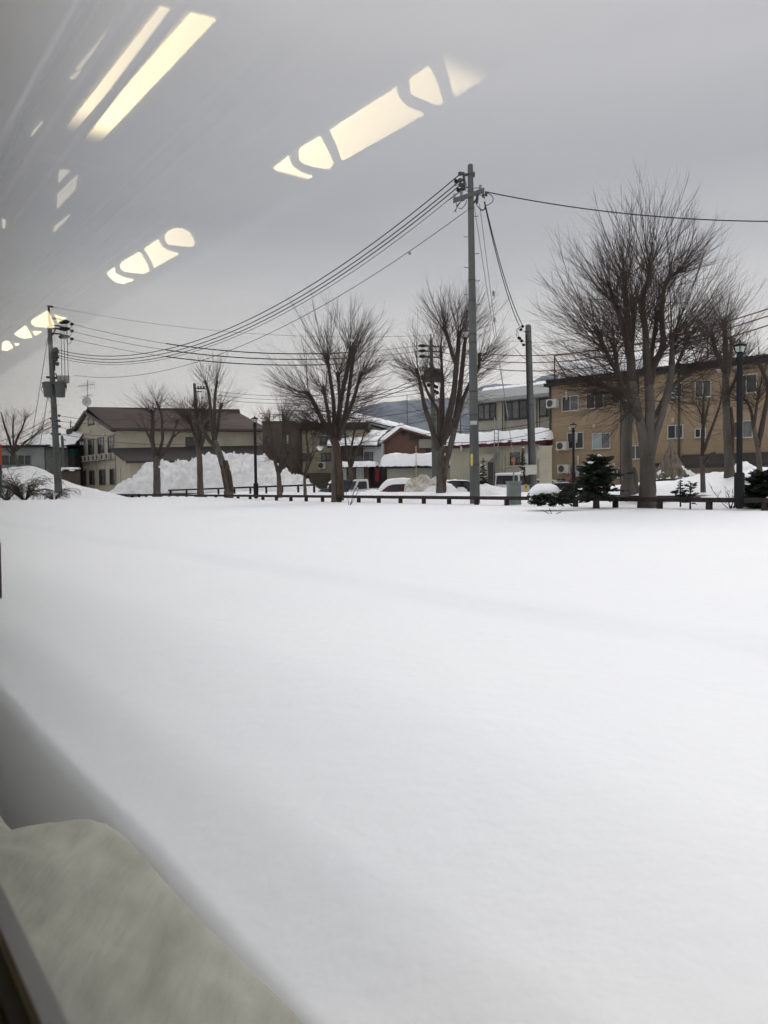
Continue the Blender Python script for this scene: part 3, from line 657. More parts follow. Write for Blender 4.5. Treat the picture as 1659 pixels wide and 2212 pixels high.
# ------------------------------------------------------------------ trees
def px2m(r, Y): return r * Y / F
def spray(mb, p, d, L, r0, tw, seedless=None, up=.18, side=5, env=None, dens=1.0):
    d = d.normalized(); n = 5; pts = [p]; q = p.copy()
    bend = Vector((rnd.uniform(-1, 1), rnd.uniform(-1, 1), rnd.uniform(-.2, 1))) * .13
    for i in range(n):
        d = (d + Vector((0, 0, up / n)) + bend * (1 / n) + Vector((rnd.gauss(0, .035), rnd.gauss(0, .035), rnd.gauss(0, .03)))).normalized()
        q = q + d * (L / n); pts.append(q.copy())
        if env is not None and env(q) > 1.0: break
    k = len(pts) - 1
    if k < 2: return
    mb.tube(pts, [r0 * (1 - .82 * i / k) for i in range(k + 1)], 3, cap=False)
    for s in range(side):
        t = rnd.uniform(.18, .92); i = min(int(t * k), k - 1); a = pts[i].lerp(pts[i + 1], t * k - i)
        dd = (pts[i + 1] - pts[i]).normalized(); o = dd.orthogonal().normalized(); o.rotate(Matrix.Rotation(rnd.uniform(0, 6.28), 3, dd))
        e = (dd * 1.0 + o * rnd.uniform(.3, .6) + Vector((0, 0, .12))).normalized(); l = L * rnd.uniform(.2, .52) * (1.1 - t * .6)
        e2 = (e + Vector((0, 0, .15)) + o * .05).normalized(); m = a + e * l * .5; z = m + e2 * l * .5
        rr = r0 * .5 * (1 - .6 * t); mb.tube([a, m, z], [rr, rr * .7, rr * .25], 3, cap=False)
        if rnd.random() < .5:
            o2 = o.cross(e); b2 = a.lerp(m, .8); zz = b2 + (e + o2 * rnd.choice((-.5, .5))).normalized() * l * .35
            mb.tube([b2, zz], [rr * .5, rr * .2], 3, cap=False)
def limb_pts(pl, Y, dy, wob=.0):
    n = len(pl); out = []
    for i, (x, y) in enumerate(pl):
        out.append(at(x, y, Y + dy * (i / max(1, n - 1)) ** .8))
    # smooth by subdivision (Catmull-Rom)
    res = []
    for i in range(n - 1):
        p0 = out[max(i - 1, 0)]; p1 = out[i]; p2 = out[i + 1]; p3 = out[min(i + 2, n - 1)]
        for k in range(4):
            t = k / 4
            res.append(.5 * ((2 * p1) + (p2 - p0) * t + (2 * p0 - 5 * p1 + 4 * p2 - p3) * t * t + (3 * p1 - p0 - 3 * p2 + p3) * t ** 3))
    res.append(out[-1]); return res
def tree(label, Y, base, trunks, limbs, center, ell, n_end=22, n_mid=14, L=(60, 130), r_tw=.018, bark='bark', tw='twig', group=None, rot=None, snow=(), mid_from=.25, side=5, cat='tree', knob=True, up=.18, name='bare_tree', shootdir=.75):
    """base (px,py); trunks = [(polyline, r0, r1)], limbs = [(polyline, r0, r1, depth offset at the tip)]; ell = (cx,cy,rx,ry) outline of the crown"""
    P = at(base[0], base[1], Y); P.z = min(P.z, gz(P.x, P.y)) - .05
    o = root(name, P, label, cat, group)
    tk = MB()
    first = True
    for pl, r0, r1 in trunks:
        pts = limb_pts(pl, Y, 0); b0 = pts[0].copy(); b0.z = min(gz(b0.x, b0.y), b0.z) - .25; pts = [b0] + pts
        n = len(pts); r1 *= .88; rad = [px2m(r0 * 1.12, Y)] + [px2m(r0 + (r1 - r0) * (i / (n - 2)) ** .8, Y) for i in range(n - 1)]
        rad[1] *= 1.06
        rad = [r * (1 + .07 * rnd.uniform(-1, 1)) for r in rad]
        tk.tube(pts, rad, 12)
    C0 = at(center[0], center[1], Y); ex, ey, rx, ry = ell; EC = at(ex, ey, Y); RX, RZ = px2m(rx, Y), px2m(ry, Y)
    fz = {}
    def env(q):
        v = Vector(((q.x - EC.x) / RX, (q.y - EC.y) / (RX * 1.0), (q.z - EC.z) / RZ)); l = v.length
        if l < .5: return 0
        w = 1 + .10 * noise.noise(v.normalized() * 3.5 + Vector((ex, ey, 0)) * .1) + rnd.uniform(-.08, .08)
        return l / w
    tips = []; lm = MB()
    for pl, r0, r1, dy in limbs:
        pts = limb_pts(pl, Y, dy); n = len(pts)
        rad = [px2m(r0 * (1.0 - .25 * min(1, i / (n - 1) * 2)) + (r1 * .72 - r0 * .75) * max(0, i / (n - 1) * 2 - 1) * 1.0, Y) * (1 + .08 * rnd.uniform(-1, 1)) for i in range(n)]
        if knob: rad[-1] *= 1.25; rad[-2] *= 1.15
        lm.tube(pts, rad, 8); tips.append((pts, rad))
    tk.build('trunk', bark, o); lm.build('limbs', 'barkd', o)
    cr = MB()
    for pts, rad in tips:
        n = len(pts)
        def shoot(p, ax, Lk, rk, jit):
            ow = p - C0; ow.x *= 1.7; ow.y *= 1.7; ow.z *= .85; ow = ow.normalized(); d = (ow * shootdir + ax * .30 + Vector((rnd.gauss(0, jit), rnd.gauss(0, jit), rnd.gauss(0, jit * .7))))
            ln = px2m(rnd.uniform(*L), Y) * Lk
            if env(p + d.normalized() * ln * .25) > 1: return
            spray(cr, p, d, ln, r_tw * rk, tw, env=env, side=side, up=up)
        ax = (pts[-1] - pts[-2]).normalized()
        for i in range(int(n_end * .6)): shoot(pts[-1] - ax * rnd.uniform(0, .7), ax, rnd.uniform(.75, 1.15), rnd.uniform(.7, 1.15), .52)
        for i in range(int(n_mid * 1.25)):
            t = rnd.uniform(mid_from, .97) * (n - 1); k = int(t); p = pts[k].lerp(pts[min(k + 1, n - 1)], t - k)
            a = rnd.uniform(0, 6.28); shoot(p, Vector((math.cos(a), math.sin(a), .15)), rnd.uniform(.75, 1.3), rnd.uniform(.55, .95), .5)
    cr.build('crown', tw, o)
    if rot:
        r_ = MB()
        for (pl, rr) in rot:
            pts = limb_pts(pl, Y - px2m(5, Y), 0); r_.tube(pts, [px2m(rr, Y) * (1 + .12 * rnd.uniform(-1, 1)) for _ in pts], 9)
        r_.build('rotten_patch', 'rot', o)
    for i, (x, y, r) in enumerate(snow):
        c = at(x, y, Y - .3); rr = px2m(r, Y); MB().blob(c, (rr, rr, rr * .75), 16, 10, .6, i + x).build('snow_clump', 'psnow', o)
    return o

TG = 'pollarded bare trees in the snowy park'
# the big one at the right and its companion behind
tree('largest bare pollarded tree, pale forked trunk behind the brown rail fence', 25.5, (1398, 1084),
     [([(1398, 1083), (1399, 1050), (1400, 1015), (1398, 985)], 20, 17), ([(1396, 1000), (1391, 955), (1383, 911), (1372, 860), (1363, 815)], 13, 9), ([(1399, 1000), (1402, 940), (1404, 880), (1401, 831)], 14, 10), ([(1402, 1000), (1414, 945), (1430, 895), (1446, 830), (1452, 780)], 10, 7)],
     [([(1365, 820), (1360, 770), (1348, 712), (1335, 670), (1321, 645)], 9, 6, -1.2), ([(1366, 820), (1362, 740), (1352, 650), (1349, 592)], 9, 6, .8),
      ([(1401, 835), (1396, 760), (1394, 712), (1386, 650), (1402, 603), (1402, 574)], 9, 6, -.5), ([(1402, 835), (1412, 790), (1432, 745), (1429, 671), (1439, 610), (1473, 582)], 9, 5, .6),
      ([(1451, 785), (1452, 750), (1451, 722)], 7, 7, -1.0), ([(1372, 860), (1345, 820), (1322, 785), (1300, 739), (1297, 715)], 7, 6, .4), ([(1363, 815), (1362, 760), (1368, 700), (1365, 640)], 8, 6, 1.5),
      ([(1401, 831), (1407, 770), (1414, 720), (1419, 678)], 7, 6, 1.8), ([(1383, 911), (1356, 860), (1335, 800), (1326, 740)], 6, 5, -1.8), ([(1430, 895), (1446, 830), (1470, 770), (1488, 728)], 5, 4, 1.6), ([(1385, 915), (1352, 872), (1322, 842), (1284, 818)], 4.5, 2.5, -.6), ([(1412, 905), (1440, 850), (1478, 812), (1512, 785)], 4.5, 2.5, .5), ([(1383, 880), (1350, 850), (1330, 845)], 3.5, 2, 1.6)],
     (1385, 830), (1372, 690, 213, 262), n_end=36, n_mid=46, L=(105, 240), r_tw=.0175, up=.34, snow=((1395, 556, 8), (1433, 562, 10), (1404, 566, 6), (1288, 800, 5)), group=TG, side=7, mid_from=.2)
tree('smaller pale trunk standing just left of the largest tree', 29, (1357, 1052),
     [([(1357, 1051), (1355, 1020), (1353, 970), (1356, 911), (1362, 880)], 15, 10), ([(1370, 1050), (1371, 1028), (1366, 1010)], 9, 6)],
     [([(1356, 911), (1366, 880), (1374, 850), (1376, 800)], 11, 6, .8), ([(1356, 915), (1345, 860), (1330, 800)], 6, 5, 1.5)],
     (1360, 850), (1360, 760, 120, 130), n_end=16, n_mid=10, L=(60, 120), group=TG, r_tw=.018)
tree('bare pollarded tree with a twin grey and black trunk left of centre', 40, (730, 1083),
     [([(724, 1082), (723, 1040), (722, 1000), (722, 955)], 9, 7)],
     [([(721, 955), (706, 925), (693, 902), (676, 866), (664, 847)], 7, 5, -1.2), ([(722, 950), (714, 925), (709, 894), (698, 834)], 6, 4.5, 1.6), ([(724, 950), (722, 905), (719, 855), (706, 767)], 6, 4, -.6),
      ([(727, 950), (731, 905), (738, 855), (750, 800), (760, 748)], 6.5, 6.5, .3), ([(731, 950), (740, 915), (748, 881), (757, 820), (764, 762)], 5.5, 5, 1.4), ([(731, 950), (746, 908), (757, 881), (770, 842), (779, 807)], 5.5, 4, -1.4), ([(734, 915), (733, 860), (730, 804)], 4.5, 4, -2),
      ([(706, 930), (690, 918), (681, 915)], 5, 4, -.6), ([(719, 940), (700, 935), (683, 910)], 4, 3, -1.5)],
     (728, 890), (707, 790, 148, 158), n_end=38, n_mid=36, L=(80, 175), r_tw=.019, up=.34, group=TG, snow=((691, 990 - 22, 6), (760, 735, 4)), side=6, mid_from=.25,
     rot=[([(736, 1081), (735, 1050), (733, 1010), (727, 965), (722, 945)], 7.5), ([(725, 975), (716, 940), (706, 925)], 3)])
tree('bare pollarded tree with a rotten dark streak just left of the near utility pole', 44, (952, 1064),
     [([(952, 1063), (951, 1030), (950, 990), (951, 962)], 10, 9), ([(956, 1050), (963, 1005), (974, 960), (984, 920)], 7, 7)],
     [([(950, 975), (939, 945), (930, 915), (918, 880), (910, 841), (900, 795)], 7, 4, -1.3), ([(950, 960), (947, 925), (946, 889), (925, 850), (911, 811)], 5, 4, 1.2), ([(951, 950), (951, 890), (955, 815), (952, 752)], 5, 3, .8),
      ([(955, 960), (968, 905), (980, 850), (986, 789), (990, 750), (992, 715)], 8, 5.5, -.4), ([(982, 925), (990, 870), (998, 800), (1002, 760), (1005, 720)], 7, 5, .5), ([(986, 790), (976, 762), (968, 733), (958, 705)], 5, 5.5, -1.2),
      ([(984, 920), (1002, 858), (1022, 815), (1034, 793), (1035, 765)], 5, 5, 1.2), ([(951, 960), (965, 945), (975, 925), (980, 905)], 5, 6, -1.5), ([(951, 955), (957, 925), (958, 880), (957, 812)], 4, 3.5, 1.8)],
     (965, 880), (977, 778, 138, 150), n_end=38, n_mid=30, L=(80, 165), r_tw=.019, up=.34, group=TG, snow=((1003, 722, 8), (996, 735, 6)), side=6, mid_from=.25,
     rot=[([(960, 1062), (959, 1030), (957, 1000), (956, 975)], 4.5), ([(947, 1050), (952, 1030), (950, 1015)], 3)])
tree('leaning trunk with torn brown bark among the left group', 52.5, (493, 1065),
     [([(494, 1064), (489, 1030), (482, 1005), (474, 980), (463, 952)], 9.5, 7)],
     [([(470, 968), (452, 952), (434, 920), (415, 900), (404, 894)], 5, 3.5, -1), ([(463, 955), (458, 920), (455, 885), (450, 845), (443, 824)], 4.5, 3.5, .8), ([(464, 955), (463, 905), (464, 860), (469, 822)], 4.5, 3.5, -.4), ([(463, 955), (470, 925), (474, 895), (479, 871)], 4.5, 4, 1.2)],
     (458, 905), (455, 845, 82, 84), n_end=34, n_mid=22, L=(45, 105), r_tw=.0165, group=TG, rot=[([(499, 1062), (497, 1040), (491, 1015), (486, 995)], 6), ([(487, 1055), (482, 1030), (478, 1005)], 3)], side=4)
tree('stout grey trunk left of the leaning trunk', 56, (433, 1064),
     [([(433, 1063), (432, 1025), (431, 990), (428, 965)], 7, 6.5)],
     [([(429, 968), (421, 940), (412, 915), (404, 898)], 4.5, 3, -1), ([(431, 968), (434, 930), (437, 890)], 5, 3, .8), ([(433, 970), (441, 945), (444, 920)], 4, 3, -.8), ([(430, 965), (427, 920), (424, 880)], 4, 2.5, 1.4)],
     (428, 945), (415, 885, 62, 72), n_end=60, n_mid=44, L=(40, 85), r_tw=.018, group=TG, side=5)
tree('bare pollarded tree in front of the brown roof, leftmost of the park trees', 63, (339, 1067),
     [([(339, 1066), (339, 1030), (338, 1000), (338, 985)], 8, 7.5)],
     [([(336, 990), (329, 950), (330, 920), (329, 895), (326, 886)], 5.5, 4.5, -.8), ([(341, 985), (351, 950), (350, 920), (349, 897), (338, 868)], 4, 3, 1), ([(343, 990), (360, 970), (374, 940), (384, 905)], 4.5, 3, -.8), ([(335, 975), (323, 945), (313, 925)], 3.5, 3, .9), ([(374, 945), (388, 932), (400, 925)], 2, 1.5, 0)],
     (335, 930), (330, 878, 68, 66), n_end=42, n_mid=28, L=(40, 90), r_tw=.018, group=TG, snow=((326, 884, 5), (345, 1008, 3)))
tree('small bare multi-stemmed tree right of the black street lamp', 50, (604, 1062),
     [([(604, 1061), (603, 1040), (601, 1018)], 5.5, 5)],
     [([(601, 1020), (596, 1003), (590, 979), (584, 965)], 4.5, 3, -.6), ([(604, 1020), (612, 1003), (618, 989), (622, 975)], 4, 3, .6), ([(603, 1018), (609, 960), (612, 930), (611, 895)], 3, 2.6, 0), ([(602, 1000), (585, 930), (582, 905)], 2, 1.8, 1), ([(618, 989), (617, 930), (616, 905)], 2, 2, 1)],
     (603, 960), (604, 925, 62, 78), n_end=30, n_mid=24, L=(40, 85), r_tw=.018, group=TG, side=4, tw='twig2')
tree('slender young bare tree beside the pale yellow building', 50, (659, 1058),
     [([(659, 1057), (658, 1042), (658, 1028)], 3.6, 3.4)],
     [([(658, 1030), (664, 1000), (666, 979), (662, 945), (660, 891)], 3.2, 1.5, -.4), ([(660, 1026), (672, 995), (682, 975), (701, 953)], 1.8, 1, .6), ([(657, 1028), (645, 1000), (636, 970)], 1.2, .8, .2), ([(664, 1000), (676, 970), (672, 930)], 1, .7, .8)],
     (662, 985), (664, 925, 58, 80), n_end=16, n_mid=24, L=(30, 70), r_tw=.014, group=TG, side=4, knob=False, tw='twig2')
tree('bare tree with a thick brown trunk behind the right street lamp', 30, (1576, 1030),
     [([(1576, 1029), (1575, 990), (1572, 941), (1569, 872), (1567, 803)], 11.5, 8)],
     [([(1568, 810), (1568, 770), (1566, 730), (1564, 700)], 8, 6, .3), ([(1567, 805), (1557, 780), (1545, 755), (1537, 718)], 7, 6, -.8), ([(1571, 815), (1578, 780), (1579, 727)], 5, 4, .9), ([(1570, 860), (1590, 815), (1600, 770)], 4, 3, -1)],
     (1568, 800), (1568, 735, 102, 130), n_end=44, n_mid=34, L=(60, 140), r_tw=.016, up=.3, group=TG, snow=((1552, 790 + 10, 4), (1590, 792, 4)), rot=[([(1580, 1005), (1583, 930), (1578, 880)], 4)], mid_from=.2)
tree('small forked bare tree between the largest tree and the right street lamp', 27.5, (1519, 1064),
     [([(1519, 1063), (1518, 1030), (1517, 985)], 5.8, 5)],
     [([(1517, 985), (1518, 950), (1519, 915), (1519, 872), (1522, 835)], 4.5, 2, .2), ([(1520, 1005), (1530, 985), (1545, 978)], 4, 4, -.4), ([(1520, 975), (1530, 945), (1538, 924), (1553, 881), (1562, 850)], 4, 1.6, -.6), ([(1518, 925), (1514, 895), (1504, 875), (1495, 870)], 2, 1, .6), ([(1521, 915), (1528, 885), (1533, 860)], 3, 1.4, 1)],
     (1520, 930), (1524, 890, 72, 85), n_end=12, n_mid=16, L=(30, 70), r_tw=.012, group=TG, knob=False, side=4, tw='twig2')
tree('dark leaning bare tree at the right edge above the evergreen shrub', 29, (1641, 1029),
     [([(1641, 1028), (1640, 1000), (1637, 967), (1628, 924)], 6.5, 5)],
     [([(1628, 924), (1622, 885), (1612, 868), (1600, 860)], 4, 1.5, .2), ([(1629, 920), (1634, 880), (1640, 840)], 3.5, 2, -.5), ([(1637, 967), (1650, 900), (1659, 850), (1656, 823), (1640, 785)], 6, 5, .8)],
     (1634, 900), (1640, 830, 75, 130), n_end=30, n_mid=24, L=(40, 100), r_tw=.014, group=TG, side=5)
tree('dark multi-stemmed bare tree behind the twin-trunk tree', 62, (757, 1040),
     [([(757, 1039), (758, 1025), (757, 1010)], 5, 4)],
     [([(756, 1012), (750, 980), (746, 950), (745, 925)], 3, 2, -.6), ([(757, 1012), (758, 975), (764, 940), (768, 915)], 3, 2, .6), ([(758, 1012), (770, 980), (782, 950), (790, 925)], 2.5, 1.5, 0), ([(757, 1015), (765, 985), (775, 960)], 2, 1.5, .9)],
     (758, 970), (763, 925, 58, 72), n_end=34, n_mid=20, L=(30, 75), r_tw=.018, group=TG, side=5, knob=False)
tree('bare spreading tree at the left edge in front of the grey shed', 62, (60, 1000),
     [([(40, 1004), (34, 990), (30, 975)], 4, 3)],
     [([(30, 980), (36, 950), (48, 925), (56, 900)], 3, 1.6, -1), ([(28, 985), (20, 950), (10, 920), (2, 890)], 3, 1.6, .8), ([(33, 975), (55, 955), (75, 940), (92, 925)], 2.5, 1.2, .4), ([(30, 975), (28, 930), (30, 895)], 2.5, 1.2, 1), ([(32, 975), (48, 965), (62, 958)], 2, 1.5, -1), ([(28, 985), (10, 965), (-10, 960)], 2, 1, .4)],
     (28, 980), (34, 945, 82, 66), n_end=12, n_mid=18, L=(25, 65), r_tw=.018, group=TG, side=4, knob=False, tw='twig2')
tree('fine bare tree low behind the cream hall and the left pole', 95, (100, 960),
     [([(95, 975), (95, 960), (95, 950)], 1.6, 1.2)], [([(95, 955), (98, 945), (100, 938)], 1.2, .8, 0), ([(95, 955), (88, 945), (85, 938)], 1.2, .8, .5), ([(95, 955), (105, 950), (112, 944)], 1, .8, .5)],
     (95, 955), (98, 945, 26, 17), n_end=12, n_mid=8, L=(10, 20), r_tw=.018, side=3, knob=False, tw='twig2')
# drooping shrub on the left bank
def shrub(label, px, py, Y, n, L, spread, name='bare_shrub', m='twig2', r=.012, droop=.5, group=None, side=5):
    P = at(px, py, Y); P.z = gz(P.x, P.y) if abs(P.z - gz(P.x, P.y)) < .4 else P.z; o = root(name, P - Vector((0, 0, .05)), label, 'shrub', group)
    st = MB(); br = MB()
    for i in range(n):
        a = rnd.uniform(0, 6.28); d = Vector((math.cos(a) * spread, math.sin(a) * spread, 1)).normalized(); q = P - Vector((0, 0, .08)); pts = [q.copy()]
        l = L * rnd.uniform(.6, 1.1)
        for k in range(7):
            d = (d + Vector((rnd.gauss(0, .1), rnd.gauss(0, .1), -droop * (k / 7) * .5 + rnd.gauss(0, .05)))).normalized(); q = q + d * l / 7; pts.append(q.copy())
        st.tube(pts, [r * 2 * (1 - .8 * k / 7) for k in range(8)], 4, cap=False)
        for s in range(side):
            k = rnd.randint(2, 6); dd = (pts[k + 1] - pts[k]).normalized(); e = (dd + Vector((rnd.gauss(0, .5), rnd.gauss(0, .5), rnd.gauss(0, .3) - droop * .3))).normalized()
            ll = l * rnd.uniform(.15, .4); p1 = pts[k] + e * ll * .5; p2 = p1 + (e + Vector((0, 0, -droop * .8))).normalized() * ll * .5
            br.tube([pts[k], p1, p2], [r, r * .7, r * .3], 3, cap=False)
            for _ in range(2):
                e3 = (e + Vector((rnd.gauss(0, .6), rnd.gauss(0, .6), rnd.gauss(0, .3) - droop * .5))).normalized(); br.tube([p1, p1 + e3 * ll * .4], [r * .5, r * .25], 3, cap=False)
    st.build('stems', 'barkd', o); br.build('twigs', m, o); return o
shrub('drooping bare shrub in the snow left of the far utility pole', 52, 1070, 50, 34, 3.0, .7, droop=.8, side=9, r=.016)
shrub('tangled bare shrub at the foot of the far utility pole', 116, 1073, 51, 20, 2.2, .9, droop=.9, side=7, r=.013)
shrub('sprawling bare shrub at the left edge of the bank', 14, 1072, 49, 24, 2.6, .8, droop=.9, side=8, r=.014)
shrub('bare sapling poking from the snow before the rail fence', 755, 1099, 33, 4, 1.0, .55, droop=-.2, side=2, r=.010, name='bare_sapling')
shrub('spreading leafless sapling before the fence at the right', 1577, 1090, 23.8, 7, 1.0, .9, droop=-.1, side=5, r=.008, name='bare_sapling')

# ------------------------------------------------------------------ evergreens
def bough(mb, st, p, d, L, w, droop, n):
    q = p.copy(); pts = [q.copy()]
    for k in range(5):
        d = (d + Vector((0, 0, -droop / 5))).normalized(); q = q + d * L / 5; pts.append(q.copy())
    st.tube(pts, [.018 * (1 - .8 * k / 5) for k in range(6)], 4, cap=False)
    for i in range(n):
        t = rnd.uniform(.05, 1) * 5; k = min(int(t), 4); a = pts[k].lerp(pts[k + 1], t - k); dd = (pts[k + 1] - pts[k]).normalized()
        o = dd.cross(Vector((0, 0, 1))).normalized() * rnd.choice((-1, 1)); l = w * rnd.uniform(.5, 1.1) * (1.15 - t / 6)
        e = (dd * .8 + o * rnd.uniform(.2, .9) + Vector((0, 0, rnd.uniform(-.35, .25)))).normalized()
        s = Vector((rnd.gauss(0, 1), rnd.gauss(0, 1), rnd.gauss(0, 1))).cross(e).normalized() * l * .16
        m = a + e * l * .55
        mb.add([a, m + s, a + e * l, m - s], [(0, 1, 2, 3)])
def conifer(label, px, pyb, pyt, wpx, Y, n=90, dens=26, cat='evergreen tree', name='conifer_tree', snowy=0, shape=1.0, ragged=.3, group=None):
    B = at(px, pyb, Y); T = at(px, pyt, Y); H = T.z - B.z; W = px2m(wpx, Y); o = root(name, B - Vector((0, 0, .1)), label, cat, group)
    st = MB(); cr = MB(); st.tube([B - Vector((0, 0, .25)), B + Vector((0, 0, H * .5)), B + Vector((0, 0, H * .98))], [max(.03, W * .06), W * .035, .008], 8)
    bs = MB(); tips = []
    for i in range(n):
        t = (i + rnd.random()) / n; z = B.z + H * (.04 + .94 * t); a = i * 2.399 + rnd.uniform(-.4, .4)
        l = W * .5 * max(.06, (1 - t) ** shape) * rnd.uniform(1 - ragged, 1 + ragged)
        d = Vector((math.cos(a), math.sin(a), rnd.uniform(-.15, .45) + .5 * t))
        p0 = Vector((B.x, B.y, z)); bough(cr, bs, p0, d, l, min(l * .55, .34) + .05, .35, int(dens * (.35 + l / W * 1.6)))
        tips.append(p0 + d.normalized() * l * .7)
    st.build('trunk', 'barkd', o); bs.v and bs.build('boughs', 'barkd', o); cr.build('crown', 'green', o)
    for k in range(snowy):
        c = rnd.choice(tips); MB().blob(c + Vector((0, 0, .04)), (.10, .10, .045), 8, 6, .3, k).build('snow_clump', 'snow', o)
    return o
conifer('broad dark evergreen behind the fence in front of the tan building', 1288, 1082, 985, 128, 25.5, n=100, dens=34, snowy=6, shape=.5, ragged=.6)
conifer('dark evergreen at the right edge in front of the fence', 1648, 1096, 1018, 108, 23.2, n=110, dens=34, snowy=2, shape=.4, ragged=.4)
conifer('little lopsided evergreen at the fence right of the largest tree', 1470, 1078, 1036, 34, 24.6, n=34, dens=20, shape=.6, ragged=.6)
conifer('twiggy little evergreen on a thin stem by the fence', 1491, 1090, 1040, 40, 23.9, n=34, dens=14, shape=.25, ragged=.7)
conifer('snow-dusted narrow evergreen right of the near utility pole', 1044, 1052, 986, 22, 54, n=70, dens=22, shape=.6, snowy=8, ragged=.35)
conifer('snow-dusted narrow evergreen left of the second concrete pole', 1130, 1052, 956, 28, 53, n=90, dens=22, shape=.8, snowy=9, ragged=.3)
# the low yew with its cap of snow
P = at(1186, 1095, 23.9); o = root('evergreen_shrub', P, 'low dark evergreen shrub crushed under a rounded cap of snow', 'shrub')
cr = MB(); st = MB()
for i in range(230):
    a = rnd.uniform(0, 6.28); r = rnd.random() ** .5; c = P + Vector((math.cos(a) * .50 * r + .04, math.sin(a) * .45 * r - .12, .08 + .36 * rnd.random()))
    d = Vector((math.cos(a), math.sin(a) * .8, rnd.uniform(-.15, .45))); bough(cr, st, c, d, .28, .17, .25, 22)
for i in range(60):
    c = P + Vector((.35 + .35 * rnd.random(), rnd.uniform(-.2, .2), .2 + .35 * rnd.random())); d = Vector((.8, rnd.uniform(-.4, .4), rnd.uniform(.2, .9))); bough(cr, st, c, d, .3, .17, .1, 20)
st.build('boughs', 'barkd', o); cr.build('crown', 'green', o)
MB().blob(at(1176, 1064, 23.85), (.47, .38, .29), 28, 16, .16, 2).blob(at(1160, 1074, 23.9), (.24, .24, .15), 18, 10, .2, 5).build('snow_cap', 'snow', o)

# ------------------------------------------------------------------ fences
def fence(label, pxs, Yf, rail, post, railh, group=None, name='rail_fence'):
    """posts at the given picture columns; Yf(px)->depth; rail(px)->picture row of the rail top"""
    P = [at(px, rail(px), Yf(px)) for px in pxs]; o = root(name, Vector((P[len(P) // 2].x, P[len(P) // 2].y, gz(P[len(P) // 2].x, P[len(P) // 2].y))), label, 'fence')
    rm = MB(); side = (P[1] - P[0]); side.z = 0; side.normalize(); nn_ = Vector((side.y, -side.x, 0))
    pts = [P[0] - (P[1] - P[0]) * .05] + P[1:-1] + [P[-1] + (P[-1] - P[-2]) * .1]; w, hgt = .07, railh
    for i in range(len(pts) - 1):
        a, c = pts[i], pts[i + 1]; dn = Vector((0, 0, hgt)); k = (c - a).normalized() * .004
        rm.hexa([a - dn - nn_ * w, c - dn - nn_ * w - k, c - dn + nn_ * w - k, a - dn + nn_ * w, a - nn_ * w, c - nn_ * w - k, c + nn_ * w - k, a + nn_ * w])
    rm.build('rail', 'fence', o)
    for q in P:
        z0 = gz(q.x, q.y) - .4; m = MB(); m.tube([Vector((q.x, q.y, z0)), Vector((q.x, q.y, q.z - hgt - .003))], post, 10, smooth=True); m.build('post', 'fence', o)
    return P
def fx(k): return -400 + 1932 / (1 + .0586 * k)
pxs = [fx(k) for k in range(-2, 39)]
Yf1 = lambda px: 23.3 * 1932 / (px + 400)
fence('long dark brown rail fence crossing the snow in front of the park', pxs, Yf1, lambda px: 1066.3 + (px - 176) * .0064, .10, .14)
p2 = [182 + 0 * i for i in range(0)] + [216 + (713 - 216) * (i / 17) ** 1.0 for i in range(0, 18)]
fence('second brown rail fence farther back in front of the big snow pile', [fx2 for fx2 in [196 + 517 * (i / 15) for i in range(16)]], lambda px: 1 / (1 / 77 + (px - 196) / 517 * (1 / 55 - 1 / 77)), lambda px: 1063.3 - (px - 216) * .0386, .085, .13)

# ------------------------------------------------------------------ snow piles
def pile(label, prof, Y, depth, base, m='psnow', seed=0.0, lump=.35, name='snow_pile', skew=0.0, nu=150, nv=46, blocks=0, z0=None):
    pts = [(at(px, py, Y)) for px, py in prof]; x0, x1 = pts[0].x, pts[-1].x
    zb = z0 if z0 is not None else base
    def hz(x):
        for a, c in zip(pts, pts[1:]):
            if a.x <= x <= c.x: return a.z + (c.z - a.z) * (x - a.x) / (c.x - a.x + 1e-9)
        return zb
    def fn(u, v):
        x = x0 + (x1 - x0) * u; y = Y - depth / 2 + depth * v; h = max(0, hz(x) - zb); k = max(0, 1 - abs(v - .5) * 2) ** .62
        edge = min(1, u * 14, (1 - u) * 14)
        n1 = noise.noise(Vector((x * .9, y * .9, seed))); n2 = noise.noise(Vector((x * 2.4, y * 2.4, seed + 3))); n3 = abs(noise.noise(Vector((x * 5, y * 5, seed + 6)))); n4 = noise.noise(Vector((x * 9, y * 9, seed + 8)))
        z = zb + h * k * edge + lump * (n1 * .45 + n2 * .45 + n3 * .35 + n4 * .15) * min(1, h * k * 1.5) * (1 if .03 < v < .97 else 0)
        if m != 'snow':
            d_ = noise.voronoi(Vector((x * .8 + n1, y * .8, z * .8 + seed)))[0]; z += lump * .55 * (min(.4, d_[1] - d_[0]) - .2) * min(1, h * k * 2)
            d_ = noise.voronoi(Vector((x * 2.2, y * 2.2 + n1, z * 2 + seed)))[0]; z += lump * .28 * (min(.4, d_[1] - d_[0]) - .2) * min(1, h * k * 2)
        return Vector((x, y + .5 * n1 * k, z))
    mb = MB().grid(nu, nv, fn)
    c = Vector(((x0 + x1) / 2, Y, zb)); o = mb_shift(mb, c, name, m); return tag(o, label, 'snow pile')
pile('huge lumpy ploughed snow pile in front of the cream gabled hall', [(250, 1062), (275, 1043), (296, 1024), (316, 1007), (345, 1003), (375, 1001), (410, 991), (440, 986), (470, 984), (500, 981), (530, 984), (560, 985), (580, 996), (588, 998), (605, 1012), (640, 1030), (668, 1042), (692, 1052)], 72.5, 9, .45, seed=1.5, lump=.85, nu=260, nv=70, z0=.3)
